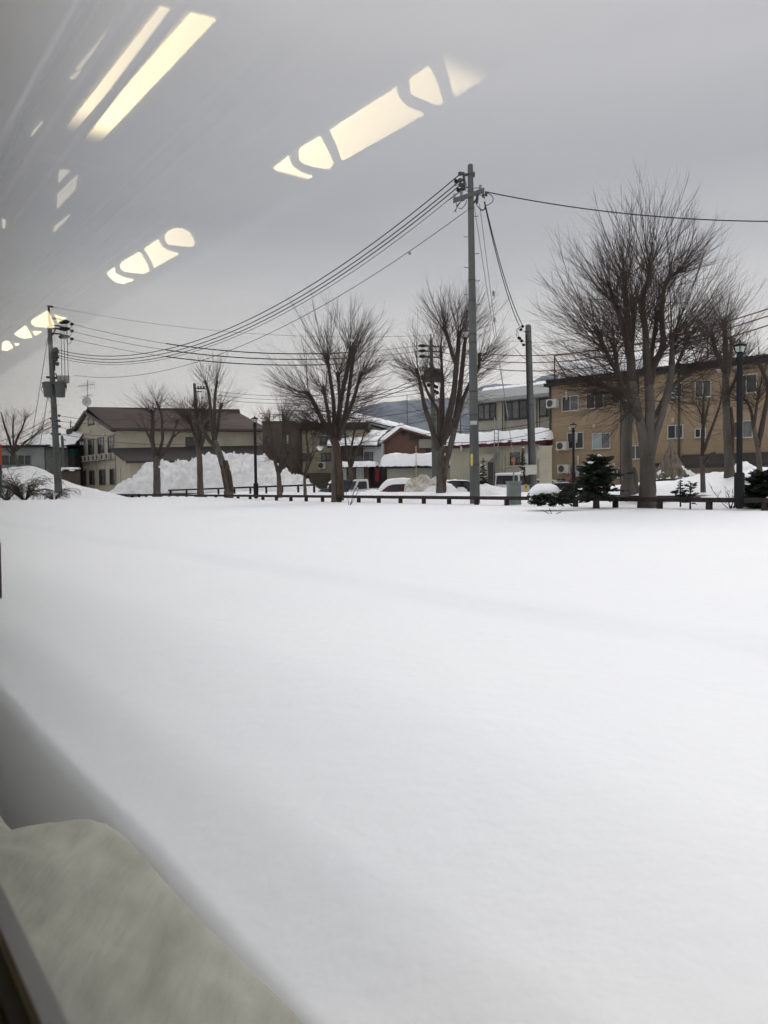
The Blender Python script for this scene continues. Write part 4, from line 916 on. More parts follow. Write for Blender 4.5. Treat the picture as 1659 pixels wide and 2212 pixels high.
pile('smooth ledge of snow on top of the huge pile', [(455, 1000), (470, 983), (492, 979), (500, 982), (520, 985), (532, 979), (552, 981), (563, 989), (572, 1000)], 74, 3.4, 2.2, seed=9, lump=.25, nu=70, nv=20, z0=2.8)
pile('dirty grey-brown snow heap right of the red car', [(868, 1055), (880, 1040), (897, 1034), (918, 1029), (930, 1033), (945, 1034), (958, 1042), (968, 1056)], 48.5, 4, -.4, m='dsnow', seed=4, lump=.5, nu=90, nv=30, z0=-.5)
pile('clean snow heap between the dirty heap and the tree', [(905, 1058), (918, 1048), (936, 1041), (955, 1040), (975, 1046), (992, 1059)], 48, 4, -.2, seed=6, lump=.2, nu=60, nv=24, z0=-.3)
pile('snow heap beside the dark car left of the near utility pole', [(955, 1056), (962, 1044), (972, 1037), (985, 1035), (1000, 1039), (1010, 1052)], 56, 4, -.5, seed=12, lump=.25, nu=60, nv=24, z0=-.6)
pile('steep snow drift behind the white van', [(1060, 1058), (1072, 1044), (1090, 1032), (1105, 1025), (1118, 1023), (1130, 1027), (1150, 1034), (1170, 1060)], 54, 5, -.5, seed=7, lump=.15, nu=70, nv=26, z0=-.6)
pile('low crumbled snow bank before the green cabinet', [(1020, 1062), (1034, 1049), (1050, 1046), (1070, 1050), (1088, 1053), (1098, 1052), (1120, 1062)], 41, 4, .2, seed=17, lump=.25, nu=70, nv=24, z0=.2)
pile('snow heap beside the olive base of the pale yellow building', [(706, 1046), (717, 1035), (722, 1028), (732, 1031), (745, 1040), (757, 1048)], 66, 4, .0, seed=14, lump=.3, nu=50, nv=20, z0=-.1)
pile('wide rounded snow bank left of the far utility pole', [(-90, 1050), (-50, 1022), (0, 1012), (35, 1008), (62, 1006), (90, 1014), (110, 1024), (135, 1038), (165, 1048), (215, 1061), (228, 1063)], 60, 13, .0, m='snow', seed=3, lump=.12, nu=110, nv=40, z0=.0)
pile('rounded snow bank rising right of the largest tree', [(1310, 1072), (1335, 1056), (1372, 1047), (1400, 1053), (1440, 1046), (1480, 1036), (1510, 1029), (1545, 1020), (1575, 1019), (1600, 1017), (1640, 1012), (1700, 1015), (1780, 1040)], 31.5, 9, .5, m='snow', seed=23, lump=.18, nu=120, nv=40, z0=.35)
pile('steep snow mound behind the right street lamp', [(1578, 1040), (1588, 1015), (1596, 1002), (1604, 997), (1614, 1003), (1630, 1012), (1650, 1016), (1680, 1024)], 34, 4, .8, m='snow', seed=27, lump=.35, nu=60, nv=24, z0=.7)
pile('small snow heap at the foot of the tan building wall', [(1444, 1030), (1452, 1013), (1464, 1006), (1478, 1008), (1495, 1018), (1515, 1028), (1530, 1035)], 46, 3, .3, seed=31, lump=.3, nu=50, nv=20, z0=-.3)

# ------------------------------------------------------------------ street lamps
def lamp(label, px, pyb, pyt, Y, wpx, rs, base_py=None):
    B = at(px, pyb, Y); T = at(px, pyt, Y); T.x = B.x + (T.x - B.x) * .5; H = T.z - B.z; o = root('street_lamp', B, label, 'street lamp', 'black lantern street lamps')
    W = px2m(wpx, Y) / 2; lh = W * 1.75; zt = B.z + H - lh * 1.12
    s = MB(); s.lathe(B - Vector((0, 0, .5)), [(rs * 1.0, 0), (rs * 1.0, zt - B.z + .5)], 12)
    s.lathe(Vector((B.x, B.y, zt - .28)), [(rs, 0), (rs * 1.35, .05), (rs * 1.35, .12), (rs, .17), (rs * .9, .28)], 12); s.build('post', 'lamp', o)
    bz = at(px, base_py, Y).z - B.z if base_py else .5
    MB().lathe(B - Vector((0, 0, .45)), [(rs * 1.7, 0), (rs * 1.7, .45 + bz * .92), (rs * 1.15, .45 + bz)], 12).build('base', 'lamp', o)
    c = Vector((B.x, B.y, zt)); f4 = MB(); w0, w1 = W * .52, W * .86
    for a in range(4):
        t = math.pi / 4 + a * math.pi / 2 + .35; u = Vector((math.cos(t), math.sin(t), 0)); f4.tube([c + u * w0, c + u * w1 + Vector((0, 0, lh * .55))], .014, 5)
    for ww, zz in ((w0, 0), (w1, lh * .55)): f4.lathe(c + Vector((0, 0, zz - .015)), [(ww * 1.03, 0), (ww * 1.03, .03)], 4, smooth=False)
    f4.lathe(c - Vector((0, 0, .06)), [(rs, 0), (w0, .06)], 8); f4.build('lantern_frame', 'lamp', o)
    MB().lathe(c + Vector((0, 0, .02)), [(w0 * .92, 0), (w1 * .92, lh * .52)], 4, smooth=False).build('lantern_glass', 'lglass', o)
    MB().lathe(c + Vector((0, 0, lh * .56)), [(W * 1.0, 0), (W * 1.02, .03), (W * .62, lh * .16), (W * .25, lh * .3), (W * .12, lh * .34), (W * .12, lh * .40), (W * .03, lh * .55)], 12).build('lantern_roof', 'lamp', o)
lamp('black lantern street lamp in front of the cream hall, leftmost of three', 553, 1060, 897, 49.5, 16, .095)
lamp('small black lantern street lamp in front of the tan building', 1239, 1036, 911, 47, 14, .075)
lamp('tall black lantern street lamp with a thick base near the right edge', 1597, 1062, 733, 22.5, 29, .085, 1020)

# ------------------------------------------------------------------ utility poles
def V(*a): return Vector(a)
def concrete_pole(label, pb, pt, Y, r0, r1, steps=(), bands=(), lean=.55, name='utility_pole', m='conc'):
    B = at(*pb, Y); T = at(*pt, Y); o = root(name, B, label, 'utility pole')
    z0 = min(B.z, gz(B.x, B.y)) - .4; n = 10
    ax = (T - B).normalized()
    pts = [B + ax * ((z0 - B.z) / ax.z)] + [B.lerp(T, i / n) for i in range(n + 1)]
    rad = [r0 * 1.02] + [r0 + (r1 - r0) * i / n for i in range(n + 1)]
    pts += [T + V(0, 0, r1 * .35), T + V(0, 0, r1 * .5)]; rad += [r1 * .7, r1 * .2]
    MB().tube(pts, rad, 20).build('shaft', m, o)
    at_ = lambda t: (B.lerp(T, t), r0 + (r1 - r0) * t)
    for i, t in enumerate(steps):
        p, r = at_(t); s = 1 if i % 2 else -1; MB().tube([p + V(s * r * .9, 0, 0), p + V(s * (r + .17), -.02, 0), p + V(s * (r + .17), -.02, .04)], .014, 5).build('step_bolt', 'steel', o)
    for t in bands:
        p, r = at_(t); MB().lathe(p, [(r * 1.02, 0), (r * 1.07, .005), (r * 1.07, .05), (r * 1.02, .055)], 20).build('band', 'steel', o)
    return o, at_
def insulator(o, p, r=.07, h=.18, m='galv'):
    MB().lathe(p, [(r * .4, 0), (r, h * .15), (r * .6, h * .3), (r, h * .5), (r * .6, h * .65), (r * .9, h * .8), (r * .4, h)], 10).build('insulator', m, o)
YN = 33
o, pt_ = concrete_pole('tallest grey concrete utility pole with crossarm, standing at the rail fence', (1026, 1085), (1016, 357), YN, .215, .115, [.22, .30, .345, .385, .455, .50, .545, .59, .62, .66, .70, .74, .79, .85], [.11, .26, .33, .475, .50, .66, .87, .97, .60])
def pp_(px, py, dy=0): return at(px, py, YN + dy)
a = MB(); A0, A1 = pp_(979, 434, -.35), pp_(1046, 411, .05)
dv = (A1 - A0).normalized(); a.prism([A0 + V(0, -.06, -.09), A0 + V(0, .06, -.09), A0 + V(0, .06, .09), A0 + V(0, -.06, .09)], A1 - A0); a.build('crossarm', 'conc', o)
for q in (A0.lerp(A1, .04), A0.lerp(A1, .27), A0.lerp(A1, .88)): insulator(o, q + V(0, 0, .09), .075, .2)
for q in (pp_(1031, 421), pp_(1031, 428), pp_(1030, 435), pp_(1044, 422), pp_(1050, 419)): insulator(o, q - V(0, 0, .1), .07, .18, 'steel')
bk = MB(); bk.tube([pp_(1001, 372), pp_(1003, 392), pp_(1002, 409)], .05, 6); bk.tube([pp_(999, 379), pp_(1024, 374)], .06, 6); bk.tube([pp_(1001, 406), pp_(1016, 404)], .03, 6); bk.tube([pp_(1023, 372), pp_(1023, 382)], .06, 6)
bk.build('bracket', 'steel', o)
for px, py in ((995, 375), (995, 389), (996, 399), (999, 408)): MB().blob(pp_(px, py), (.12, .1, .09), 8, 6, .2, px).build('insulator', 'steel', o)
for px, py in ((985, 391), (990, 410)): MB().blob(pp_(px, py), (.09, .09, .09), 8, 6, .2, px).build('connector', 'black', o)
MB().tube([pp_(1004, 385), pp_(1007, 400), pp_(1005, 412)], .035, 6).build('fuse_tube', 'galv', o)
MB().tube([pp_(1033, 421), pp_(1028, 432), pp_(1022, 440)], .04, 6).build('brace', 'steel', o)
jw = MB()
def loop(mb, pts, r, n=8):
    P = [Vector(p) for p in pts]; res = []
    for i in range(len(P) - 1):
        p0 = P[max(i - 1, 0)]; p1 = P[i]; p2_ = P[i + 1]; p3 = P[min(i + 2, len(P) - 1)]
        for k in range(5):
            t = k / 5; res.append(.5 * ((2 * p1) + (p2_ - p0) * t + (2 * p0 - 5 * p1 + 4 * p2_ - p3) * t * t + (3 * p1 - p0 - 3 * p2_ + p3) * t ** 3))
    mb.tube(res + [P[-1]], r, 5)
for L_ in (((1031, 425), (1029, 440), (1036, 450), (1046, 452), (1048, 435)), ((1032, 445), (1040, 455), (1048, 450), (1046, 436)), ((1053, 417), (1064, 425), (1063, 437), (1048, 445)), ((1035, 421), (1045, 424), (1047, 430)), ((985, 437), (987, 448), (981, 457)), ((986, 446), (995, 436), (1004, 432)), ((990, 449), (997, 451), (1006, 440), (1008, 433)), ((984, 385), (983, 400), (990, 398), (997, 388)), ((1009, 414), (1022, 407), (1036, 406)), ((1010, 426), (1000, 430), (986, 450), (985, 459)), ((993, 412), (996, 422), (1004, 424))):
    loop(jw, [pp_(*q) for q in L_], .016)
jw.build('jumper_wire', 'wire', o)
p, r = pt_(.13); v = MB(); v.tube([p + V(-r * .62, -r * .82, -.30), p + V(-r * .62, -r * .82, .22)], .055, 8); v.build('yellow_plate', 'signy', o)
p, r = pt_(.235); v = MB(); v.box(p.x - r * .9, p.x + r * .6, p.y - r - .03, p.y - r * .7, p.z - .04, p.z + .12); v.build('name_plate', 'acw', o)

YP = 42
o, pt2 = concrete_pole('shorter concrete utility pole with a white control box, right of the tallest one', (1152, 1062), (1141, 704), YP, .20, .155, [.35, .66, .82, .88], [.03, .30, .52, .66, .90, .96])
q2 = lambda px, py, d=0: at(px, py, YP + d)
for px, py in ((1123, 731), (1127, 736), (1131, 745), (1125, 712), (1121, 730), (1129, 705), (1137, 717)): MB().blob(q2(px, py), (.09, .08, .08), 8, 6, .2, px).build('insulator', 'black', o)
jw = MB()
for L_ in (((1129, 706), (1116, 712), (1117, 728), (1131, 745)), ((1127, 703), (1119, 712), (1120, 729)), ((1130, 707), (1127, 713), (1137, 718)), ((1112, 752), (1130, 772), (1140, 778), (1138, 786))): loop(jw, [q2(*q) for q in L_], .014)
jw.build('jumper_wire', 'wire', o)
MB().tube([q2(1136.5, 722, -.2), q2(1144, 1045, -.25)], .05, 8).build('cable_conduit', 'wire', o)
bx = MB(); c = q2(1147, 1015, -.5); bx.box(c.x - .28, c.x + .28, c.y - .15, c.y + .15, c.z - .25, c.z + .24); bx.build('control_box', 'acw', o)
bx = MB(); bx.box(c.x - .30, c.x + .30, c.y - .17, c.y + .17, c.z + .243, c.z + .27); bx.build('box_lid', 'pipe', o)
B = q2(1137, 1066, -.5); go_ = root('guy_wire_guard', B, 'black and yellow guard sleeve on a guy wire beside the control box', 'guard sleeve')
MB().tube([B + V(0, 0, -.3), q2(1136, 1046, -.45)], .065, 10).build('yellow_sleeve', mat('guard_yellow', (.62, .38, .03), .5, .05, 4, ribs=(V(0, 0, 1), .3, .45, .9)), go_)
MB().tube([q2(1136, 1046, -.45) + V(0, 0, .002), q2(1131, 1018, -.3)], .05, 8).build('black_sleeve', 'black', go_)

YL = 56
o, ptl = concrete_pole('far concrete utility pole with two transformers at the left', (127, 1072), (107, 706), YL, .27, .15, [.18, .2, .24, .30, .34, .42, .50, .54, .58, .62, .66, .78, .82, .86, .9], [.12, .25, .28, .40, .42, .44, .52, .64, .66, .97])
ql = lambda px, py, d=0: at(px, py, YL + d)
s = MB(); s.tube([ql(108, 706), ql(104.5, 680), ql(105, 661)], .07, 6); s.tube([ql(112, 706), ql(107, 680), ql(106, 662)], .05, 6); s.tube([ql(103, 661), ql(115, 663)], .07, 6); s.build('mast_extension', 'steel', o)
for y in (689, 704, 721):
    m_ = MB(); m_.tube([ql(112, y - 1), ql(127, y), ql(137, y + 3)], .06, 6); m_.build('insulator_arm', 'steel', o)
    MB().blob(ql(138.5, y + 6.5), (.42, .12, .16), 10, 7, .25, y).build('lightning_arrester', 'black', o)
    MB().blob(ql(155.3, y + 11), (.14, .12, .12), 8, 6, .2, y).build('insulator', 'black', o)
m_ = MB(); m_.tube([ql(106, 708), ql(144, 712)], .07, 6); m_.build('crossarm', 'steel', o)
m_ = MB(); m_.tube([ql(120, 711), ql(113, 725)], .045, 6); m_.tube([ql(120, 806), ql(125, 819)], .05, 6); m_.tube([ql(120, 826), ql(124, 838)], .05, 6); m_.build('brace', 'steel', o)
m_ = MB(); m_.tube([ql(100, 814.5), ql(147, 819)], .085, 6); m_.build('crossarm', 'steel', o)
for px in (129, 137, 145): MB().lathe(ql(px, 828), [(.11, 0), (.17, .1), (.17, .45), (.11, .55)], 10).build('cutout', 'galv', o); insulator(o, ql(px + 2, 817), .1, .2, 'black')
for px, s_ in ((105.5, -1), (130.5, 1)):
    c = ql(px, 858, -.15); MB().lathe(c, [(.29, 0), (.33, .05), (.38, .9), (.44, .95), (.44, 1.04), (.32, 1.1)], 16).build('transformer', 'conc', o)
    insulator(o, ql(px - 11 if s_ < 0 else px + 11, 838), .12, .3, 'black')
m_ = MB(); m_.tube([ql(98, 843), ql(136, 845)], .08, 6); m_.build('transformer_bracket', 'steel', o)
for i, (px, py) in enumerate(((120, 754), (123, 759), (121, 765), (123, 771), (120, 777), (123, 786), (118, 760), (119, 770))): MB().blob(ql(px, py), (.17, .14, .15), 8, 6, .3, i).build('connector', 'steel', o)
m_ = MB(); m_.tube([ql(124.5, 752), ql(124, 776)], .05, 6); m_.tube([ql(117, 760), ql(118, 800)], .06, 6); m_.build('bracket', 'steel', o)
jw = MB()
for i, px in enumerate((131.5, 138, 145)): jw.tube([ql(px, 712), ql(px + 2.5, 816)], .022, 4)
for y in (689, 704, 721): loop(jw, [ql(142, y + 10), ql(148, y + 22), ql(153, y + 18), ql(155, y + 12)], .018)
loop(jw, [ql(92, 833), ql(89, 842), ql(95, 848)], .016); loop(jw, [ql(141, 833), ql(144, 842), ql(138, 846)], .016); loop(jw, [ql(101, 858), ql(108, 868), ql(114, 866)], .016); loop(jw, [ql(136, 704), ql(140, 702), ql(143, 712)], .016)
jw.build('jumper_wire', 'wire', o)
for i, (px, py) in enumerate(((128, 898), (128, 909), (128.5, 921), (111, 904), (129, 938), (112, 937))): MB().blob(ql(px, py), (.11, .1, .1), 8, 6, .3, i).build('insulator', 'steel', o)

YR = 55
o, pt5 = concrete_pole('concrete utility pole with a transformer rising behind the tree left of the tallest pole', (940, 1042), (931, 735), YR, .21, .12, [.3, .4, .5, .6, .7, .8], [.25, .35, .6, .7, .8])
q5 = lambda px, py, d=0: at(px, py, YR + d)
MB().tube([q5(931, 735), q5(930.5, 722)], .05, 6).build('mast_extension', 'steel', o)
for y in (748, 759, 771): MB().tube([q5(914, y - 1), q5(948, y + 1)], .055, 6).build('insulator_arm', 'steel', o); MB().blob(q5(912.5, y - 1), (.32, .1, .12), 8, 6, .2, y).build('insulator', 'black', o)
MB().tube([q5(906, 795), q5(952, 798)], .07, 6).build('crossarm', 'steel', o)
for px in (909, 915, 921): MB().lathe(q5(px, 803), [(.08, 0), (.12, .1), (.12, .3), (.08, .4)], 8).build('cutout', 'galv', o)
for px in (927, 945): MB().lathe(q5(px, 825, -.2), [(.32, 0), (.38, .05), (.40, .7), (.45, .75), (.3, .85)], 14).build('transformer', 'steel', o)
for i, (px, py) in enumerate(((937, 833), (943, 836), (938, 845), (944, 848), (926, 832))): MB().blob(q5(px, py), (.15, .12, .14), 8, 6, .3, i).build('connector', 'black', o)

def thin_pole(label, pb, pt, Y, r, arm=None, m='steel'):
    o, f_ = concrete_pole(label, pb, pt, Y, r, r * .7, (), (.6, .8), m=m)
    for (a_, c_) in arm or (): MB().tube([at(*a_, Y), at(*c_, Y)], .06, 6).build('crossarm', 'steel', o)
    return o
o = thin_pole('short concrete pole between the far utility pole and the cream hall', (139, 1016), (134, 942), 84, .19, (((131, 948), (142, 951)),), 'conc')
o = thin_pole('thin dark pole with a small transformer left of the cream gable', (149, 1008), (153, 909), 94, .09, (((146, 927), (160, 927)),))
MB().lathe(at(149.5, 944, 94), [(.3, 0), (.36, .8), (.2, .95)], 10).build('transformer', 'steel', o)
MB().tube([at(153, 1010, 94.3), at(156, 920, 94.3)], .07, 6).build('strut', 'steel', o)
o = thin_pole('dark utility pole top behind the left group of trees', (428, 960), (420, 829), 84, .22, (((419, 839), (446, 840)), ((419, 846), (436, 846))))
for px in (428, 434, 440): insulator(o, at(px, 839, 84), .12, .25, 'black')
o = thin_pole('tiny distant utility pole in front of the mountain', (995, 952), (995, 903), 150, .16, (((984, 918), (1012, 921)), ((984, 926), (1016, 928)), ((990, 934), (1010, 935))))

# ------------------------------------------------------------------ wires
def wire(label, A, B, sag, r=.018, m='wire', n=36, group='overhead wires', name='overhead_wire'):
    A, B = Vector(A), Vector(B); pts = []
    for i in range(n + 1):
        t = i / n; p = A.lerp(B, t); p.z -= sag * 4 * t * (1 - t); pts.append(p)
    mb = MB().tube([p - A for p in pts], r, 5); o = mb.build(name, m); o.location = A
    return tag(o, label, 'wire', group)
for i, (a_, c_) in enumerate((((126, 756), (994, 376)), ((127, 762), (994, 390)), ((127, 768), (994, 400)), ((126, 773), (969, 432)))):
    wire(('topmost', 'second', 'third', 'lowest')[i] + ' of the four parallel wires from the tallest pole to the far left pole', ql(*a_), at(c_[0], c_[1], YN + (1.2 if i == 3 else 0)), (2.95, 2.95, 2.95, 2.85)[i], (.024, .024, .024, .014)[i])
wire('short thin wire ending the lowest of the four parallel wires', pp_(969, 432, 1.2), pp_(999, 408), .02, .022)
wire('thin wire with a small marker joint from the tallest pole down to the left', at(161, 811, 58), pp_(1008, 455), 2.3, .014)
MB_ = MB().blob(at(885, 547, 36.3), (.08, .07, .08), 8, 6, .1, 1); tag(mb_shift(MB_, at(885, 547, 36.3), 'wire_joint', 'galv'), 'small round joint on the thin wire left of the tallest pole', 'wire joint')
for i, y in enumerate((699, 715, 732)):
    l_ = ('upper', 'middle', 'lower')[i] + ' high wire from the far left pole to the tree, '
    A = ql(156, y + 1); Bq = q5(912, (746, 758, 770)[i]); s_ = (1.25, 1.2, 1.15)[i]
    wire(l_ + 'thin bare line', A, Bq, s_, .014)
    pts = []
    for k in range(31):
        t = .27 + (.79 - .27) * k / 30; p = A.lerp(Bq, t); p.z -= s_ * 4 * t * (1 - t); pts.append(p)
    mb = MB().tube([p - pts[0] for p in pts], .036, 6); ob = mb.build('wire_sleeve', 'black'); ob.location = pts[0]; tag(ob, ('upper', 'middle', 'lower')[i] + ' thick black sleeve on the high wires left of centre', 'wire sleeve', 'black wire sleeves')
wire('thin earth wire from the very top of the far left pole', ql(112, 662), q5(931, 724), .85, .010)
for i, (y0, y1) in enumerate(((738, 657), (751, 672), (766, 692))):
    wire(('upper', 'middle', 'lower')[i] + ' orange-brown sheathed wire running right through the largest tree', q5(948, y0 + 8), at(1700, y1 - 3, 30), (1.3, 1.35, 1.4)[i], .028, 'owire')
wire('single black wire from the crossarm of the tallest pole to the right edge', pp_(1048, 414), at(1720, 478, 31), .35, .024)
for i, (a_, c_) in enumerate((((1046, 436), (1122, 704)), ((1048, 440), (1129, 703)))): wire(('left', 'right')[i] + ' of the two wires from the tallest pole down to the shorter pole', pp_(*a_), at(*c_, YP), .55, .022)
for i, (a_, c_) in enumerate((((1017, 395), (1098, 900)), ((1036, 440), (1108, 980)))): wire(('left', 'right')[i] + ' slanting guy wire right of the tallest pole', pp_(*a_), at(*c_, 44), .3, .016, 'galv')
for i, (px, py, Yg) in enumerate(((1066, 640, 36), (1068, 697, 37))): c = at(px, py, Yg); tag(mb_shift(MB().lathe(c, [(.03, 0), (.06, .05), (.06, .2), (.03, .26)], 8), c, 'guy_insulator', 'galv'), ('upper', 'lower')[i] + ' grey insulator on the slanting guy wires', 'insulator')
for i, (a_, c_) in enumerate((((106, 712), (66, 962)), ((115, 775), (86, 965)))): wire(('left', 'right')[i] + ' guy wire slanting down left of the far left pole', ql(*a_), at(*c_, 60), .05, .02, 'steel')
for i, (a_, c_) in enumerate((((111, 901), (-60, 975)), ((111, 910), (-60, 990)), ((112, 921), (-60, 1000)))): wire(('upper', 'middle', 'lower')[i] + ' low wire leaving the far left pole to the left', ql(*a_), at(*c_, 62), .2, .02)
for i, (a_, c_, Y2) in enumerate((((129, 898), (300, 900), 80), ((129, 921), (251, 938), 66.5), ((129, 937), (420, 958), 66), ((129, 910), (300, 905), 80))):
    wire(('level wire from the far left pole behind the gable', 'wire crossing the gable above its windows', 'lowest wire crossing the cream hall under the eave', 'second level wire behind the gable')[i], ql(*a_), at(*c_, Y2), .35, .018)
for i, (a_, c_) in enumerate((((445, 842), (905, 833)), ((445, 850), (905, 842)), ((440, 858), (905, 850)))): wire(('upper', 'middle', 'lower')[i] + ' distant level wire between the left trees and the centre tree', at(*a_, 84), at(*c_, YR), .7, .018)
for i, (a_, c_) in enumerate((((600, 885), (925, 806)), ((560, 893), (925, 820)))): wire(('upper', 'lower')[i] + ' slanting wire rising to the transformer pole', at(*a_, 72), q5(*c_), .9, .028)
for i, (a_, c_) in enumerate((((700, 905), (936, 880)), ((700, 930), (936, 905)), ((640, 960), (936, 935)))): wire(('upper', 'middle', 'lower')[i] + ' service wire across the pale yellow building and snowy roofs', at(*a_, 72), q5(*c_), .3, .02)
for i, (a_, c_) in enumerate((((942, 955), (1191, 928)), ((942, 930), (1191, 905)))): wire(('lower', 'upper')[i] + ' service wire crossing the beige two-storey building', q5(*a_), at(*c_, 56.5), .35, .022)

# ------------------------------------------------------------------ cabinet, storage box, straw cone, beacon, edge posts
c = at(1110, 1084, 31); cb = root('utility_cabinet', c, 'grey-green metal cabinet with an overhanging lid behind the fence', 'cabinet')
m_ = MB(); w_ = .245; h_ = px2m(40, 31); m_.box(c.x - w_, c.x + w_, c.y - .3, c.y + .3, c.z - .5, c.z + h_); m_.build('body', 'cabin', cb)
m_ = MB(); m_.box(c.x - w_ - .03, c.x + w_ + .03, c.y - .34, c.y + .34, c.z + h_ + .003, c.z + h_ + .09); m_.build('lid', 'cabin', cb)
m_ = MB(); m_.box(c.x - w_ + .05, c.x + w_ - .05, c.y - .312, c.y - .302, c.z - .3, c.z + h_ - .08); m_.build('door_panel', 'cabin', cb)
c = at(1178, 1050, 46); cb = root('storage_box', c, 'tall narrow cream box between the shorter utility pole and the tan building', 'storage box')
m_ = MB(); h_ = px2m(84, 46); m_.box(c.x - .30, c.x + .33, c.y - .3, c.y + .3, c.z - .8, c.z + h_); m_.build('body', 'cream', cb)
m_ = MB(); m_.box(c.x - .34, c.x + .37, c.y - .34, c.y + .34, c.z + h_ + .002, c.z + h_ + .06); m_.build('lid', 'acw', cb)
c = at(1109, 1050, 43); T = at(1112, 983, 43); bl = root('beacon_light', V(T.x, T.y, gz(T.x, T.y)), 'small orange beacon under a grey hood on a thin post', 'beacon')
MB().tube([V(T.x - .1, T.y, gz(T.x, T.y) - .3), V(T.x - .05, T.y, T.z - .1), V(T.x + .1, T.y, T.z + .02)], .035, 6).build('post', 'galv', bl)
MB().blob(T + V(.02, 0, .0), (.28, .14, .12), 12, 8, .1, 2).build('hood', 'conc', bl)
MB().lathe(at(1108.5, 993, 43) + V(0, -.05, -.1), [(.04, 0), (.10, .05), (.10, .13), (.07, .16)], 10).build('lens', 'beacon', bl)
c = at(1449, 1030, 40); H_ = px2m(77, 40); sc_ = root('straw_wrap', c, 'cone of old straw matting wrapped round a shrub against snow', 'straw cone')
W_ = px2m(31, 40)
def fn(u, v):
    a_ = u * 2 * math.pi; r_ = W_ * (1 - v) ** .85 * (1 + .13 * math.sin(a_ * 11 + 1.3 * math.sin(a_ * 3)) + .1 * noise.noise(V(a_ * 2, v * 3, 0))) * (1.0 if v > .02 else 1.06) + .06 * (1 if v > .9 else 0)
    return c + V(r_ * math.cos(a_), r_ * math.sin(a_), v * H_ * .93 + (.12 * math.sin(a_ * 11) if v < .02 else 0))
MB().grid(121, 20, fn).build('matting', 'straw', sc_)
MB().lathe(c + V(0, 0, H_ * .84), [(.09, 0), (.05, .1), (.10, .3), (.02, .42)], 8).build('tied_top', 'straw', sc_)
for i, (x, y, r_) in enumerate(((1470, 1012, 9), (1463, 1003, 5), (1430, 1022, 10))): MB().blob(at(x, y, 39.8), (px2m(r_, 40), .25, px2m(r_ * .7, 40)), 12, 8, .3, i).build('snow_patch', 'psnow', sc_)
c = at(0, 1005, 30); sg = root('red_sign', V(c.x, c.y, gz(c.x, c.y)), 'red board on a dark post cut off by the left edge', 'sign')
m_ = MB(); p0, p1 = at(-16, 1005, 30), at(2, 960, 30); m_.box(p0.x, p1.x, c.y - .03, c.y + .03, p0.z, p1.z); m_.build('board', mat('orange_red', (.42, .07, .035), .5, .05, 3), sg)
MB().tube([at(1, 1075, 30.1), at(1, 1005, 30.1)], .055, 8).build('post', 'steel', sg)
c = at(1, 1291, 7.4); mk = MB().tube([V(c.x, c.y, -.6), at(-1, 1172, c.y)], .011, 8)
tag(mb_shift(mk, V(c.x, c.y, 0), 'marker_post', 'steel'), 'thin dark marker post in the snow field at the very left edge', 'post')
for i, (px, py) in enumerate(((2180 * .5486, 2024 * .5486), (1465, 1085), (870, 1073), (1522, 1073))):
    q = atz(px, py, 0); q.z = gz(q.x, q.y); tw = MB()
    for k in range(3): tw.tube([q + V(rnd.uniform(-.2, .2), 0, .01), q + V(rnd.uniform(-.3, .3), .1, .05 + .05 * k)], .012, 4)
    tag(mb_shift(tw, q, 'fallen_twig', 'barkd'), ('fallen twig on the snow right of the shrub', 'fallen twig right of the largest tree', 'fallen branch under the centre fence', 'fallen twig at the forked tree')[i], 'twig')

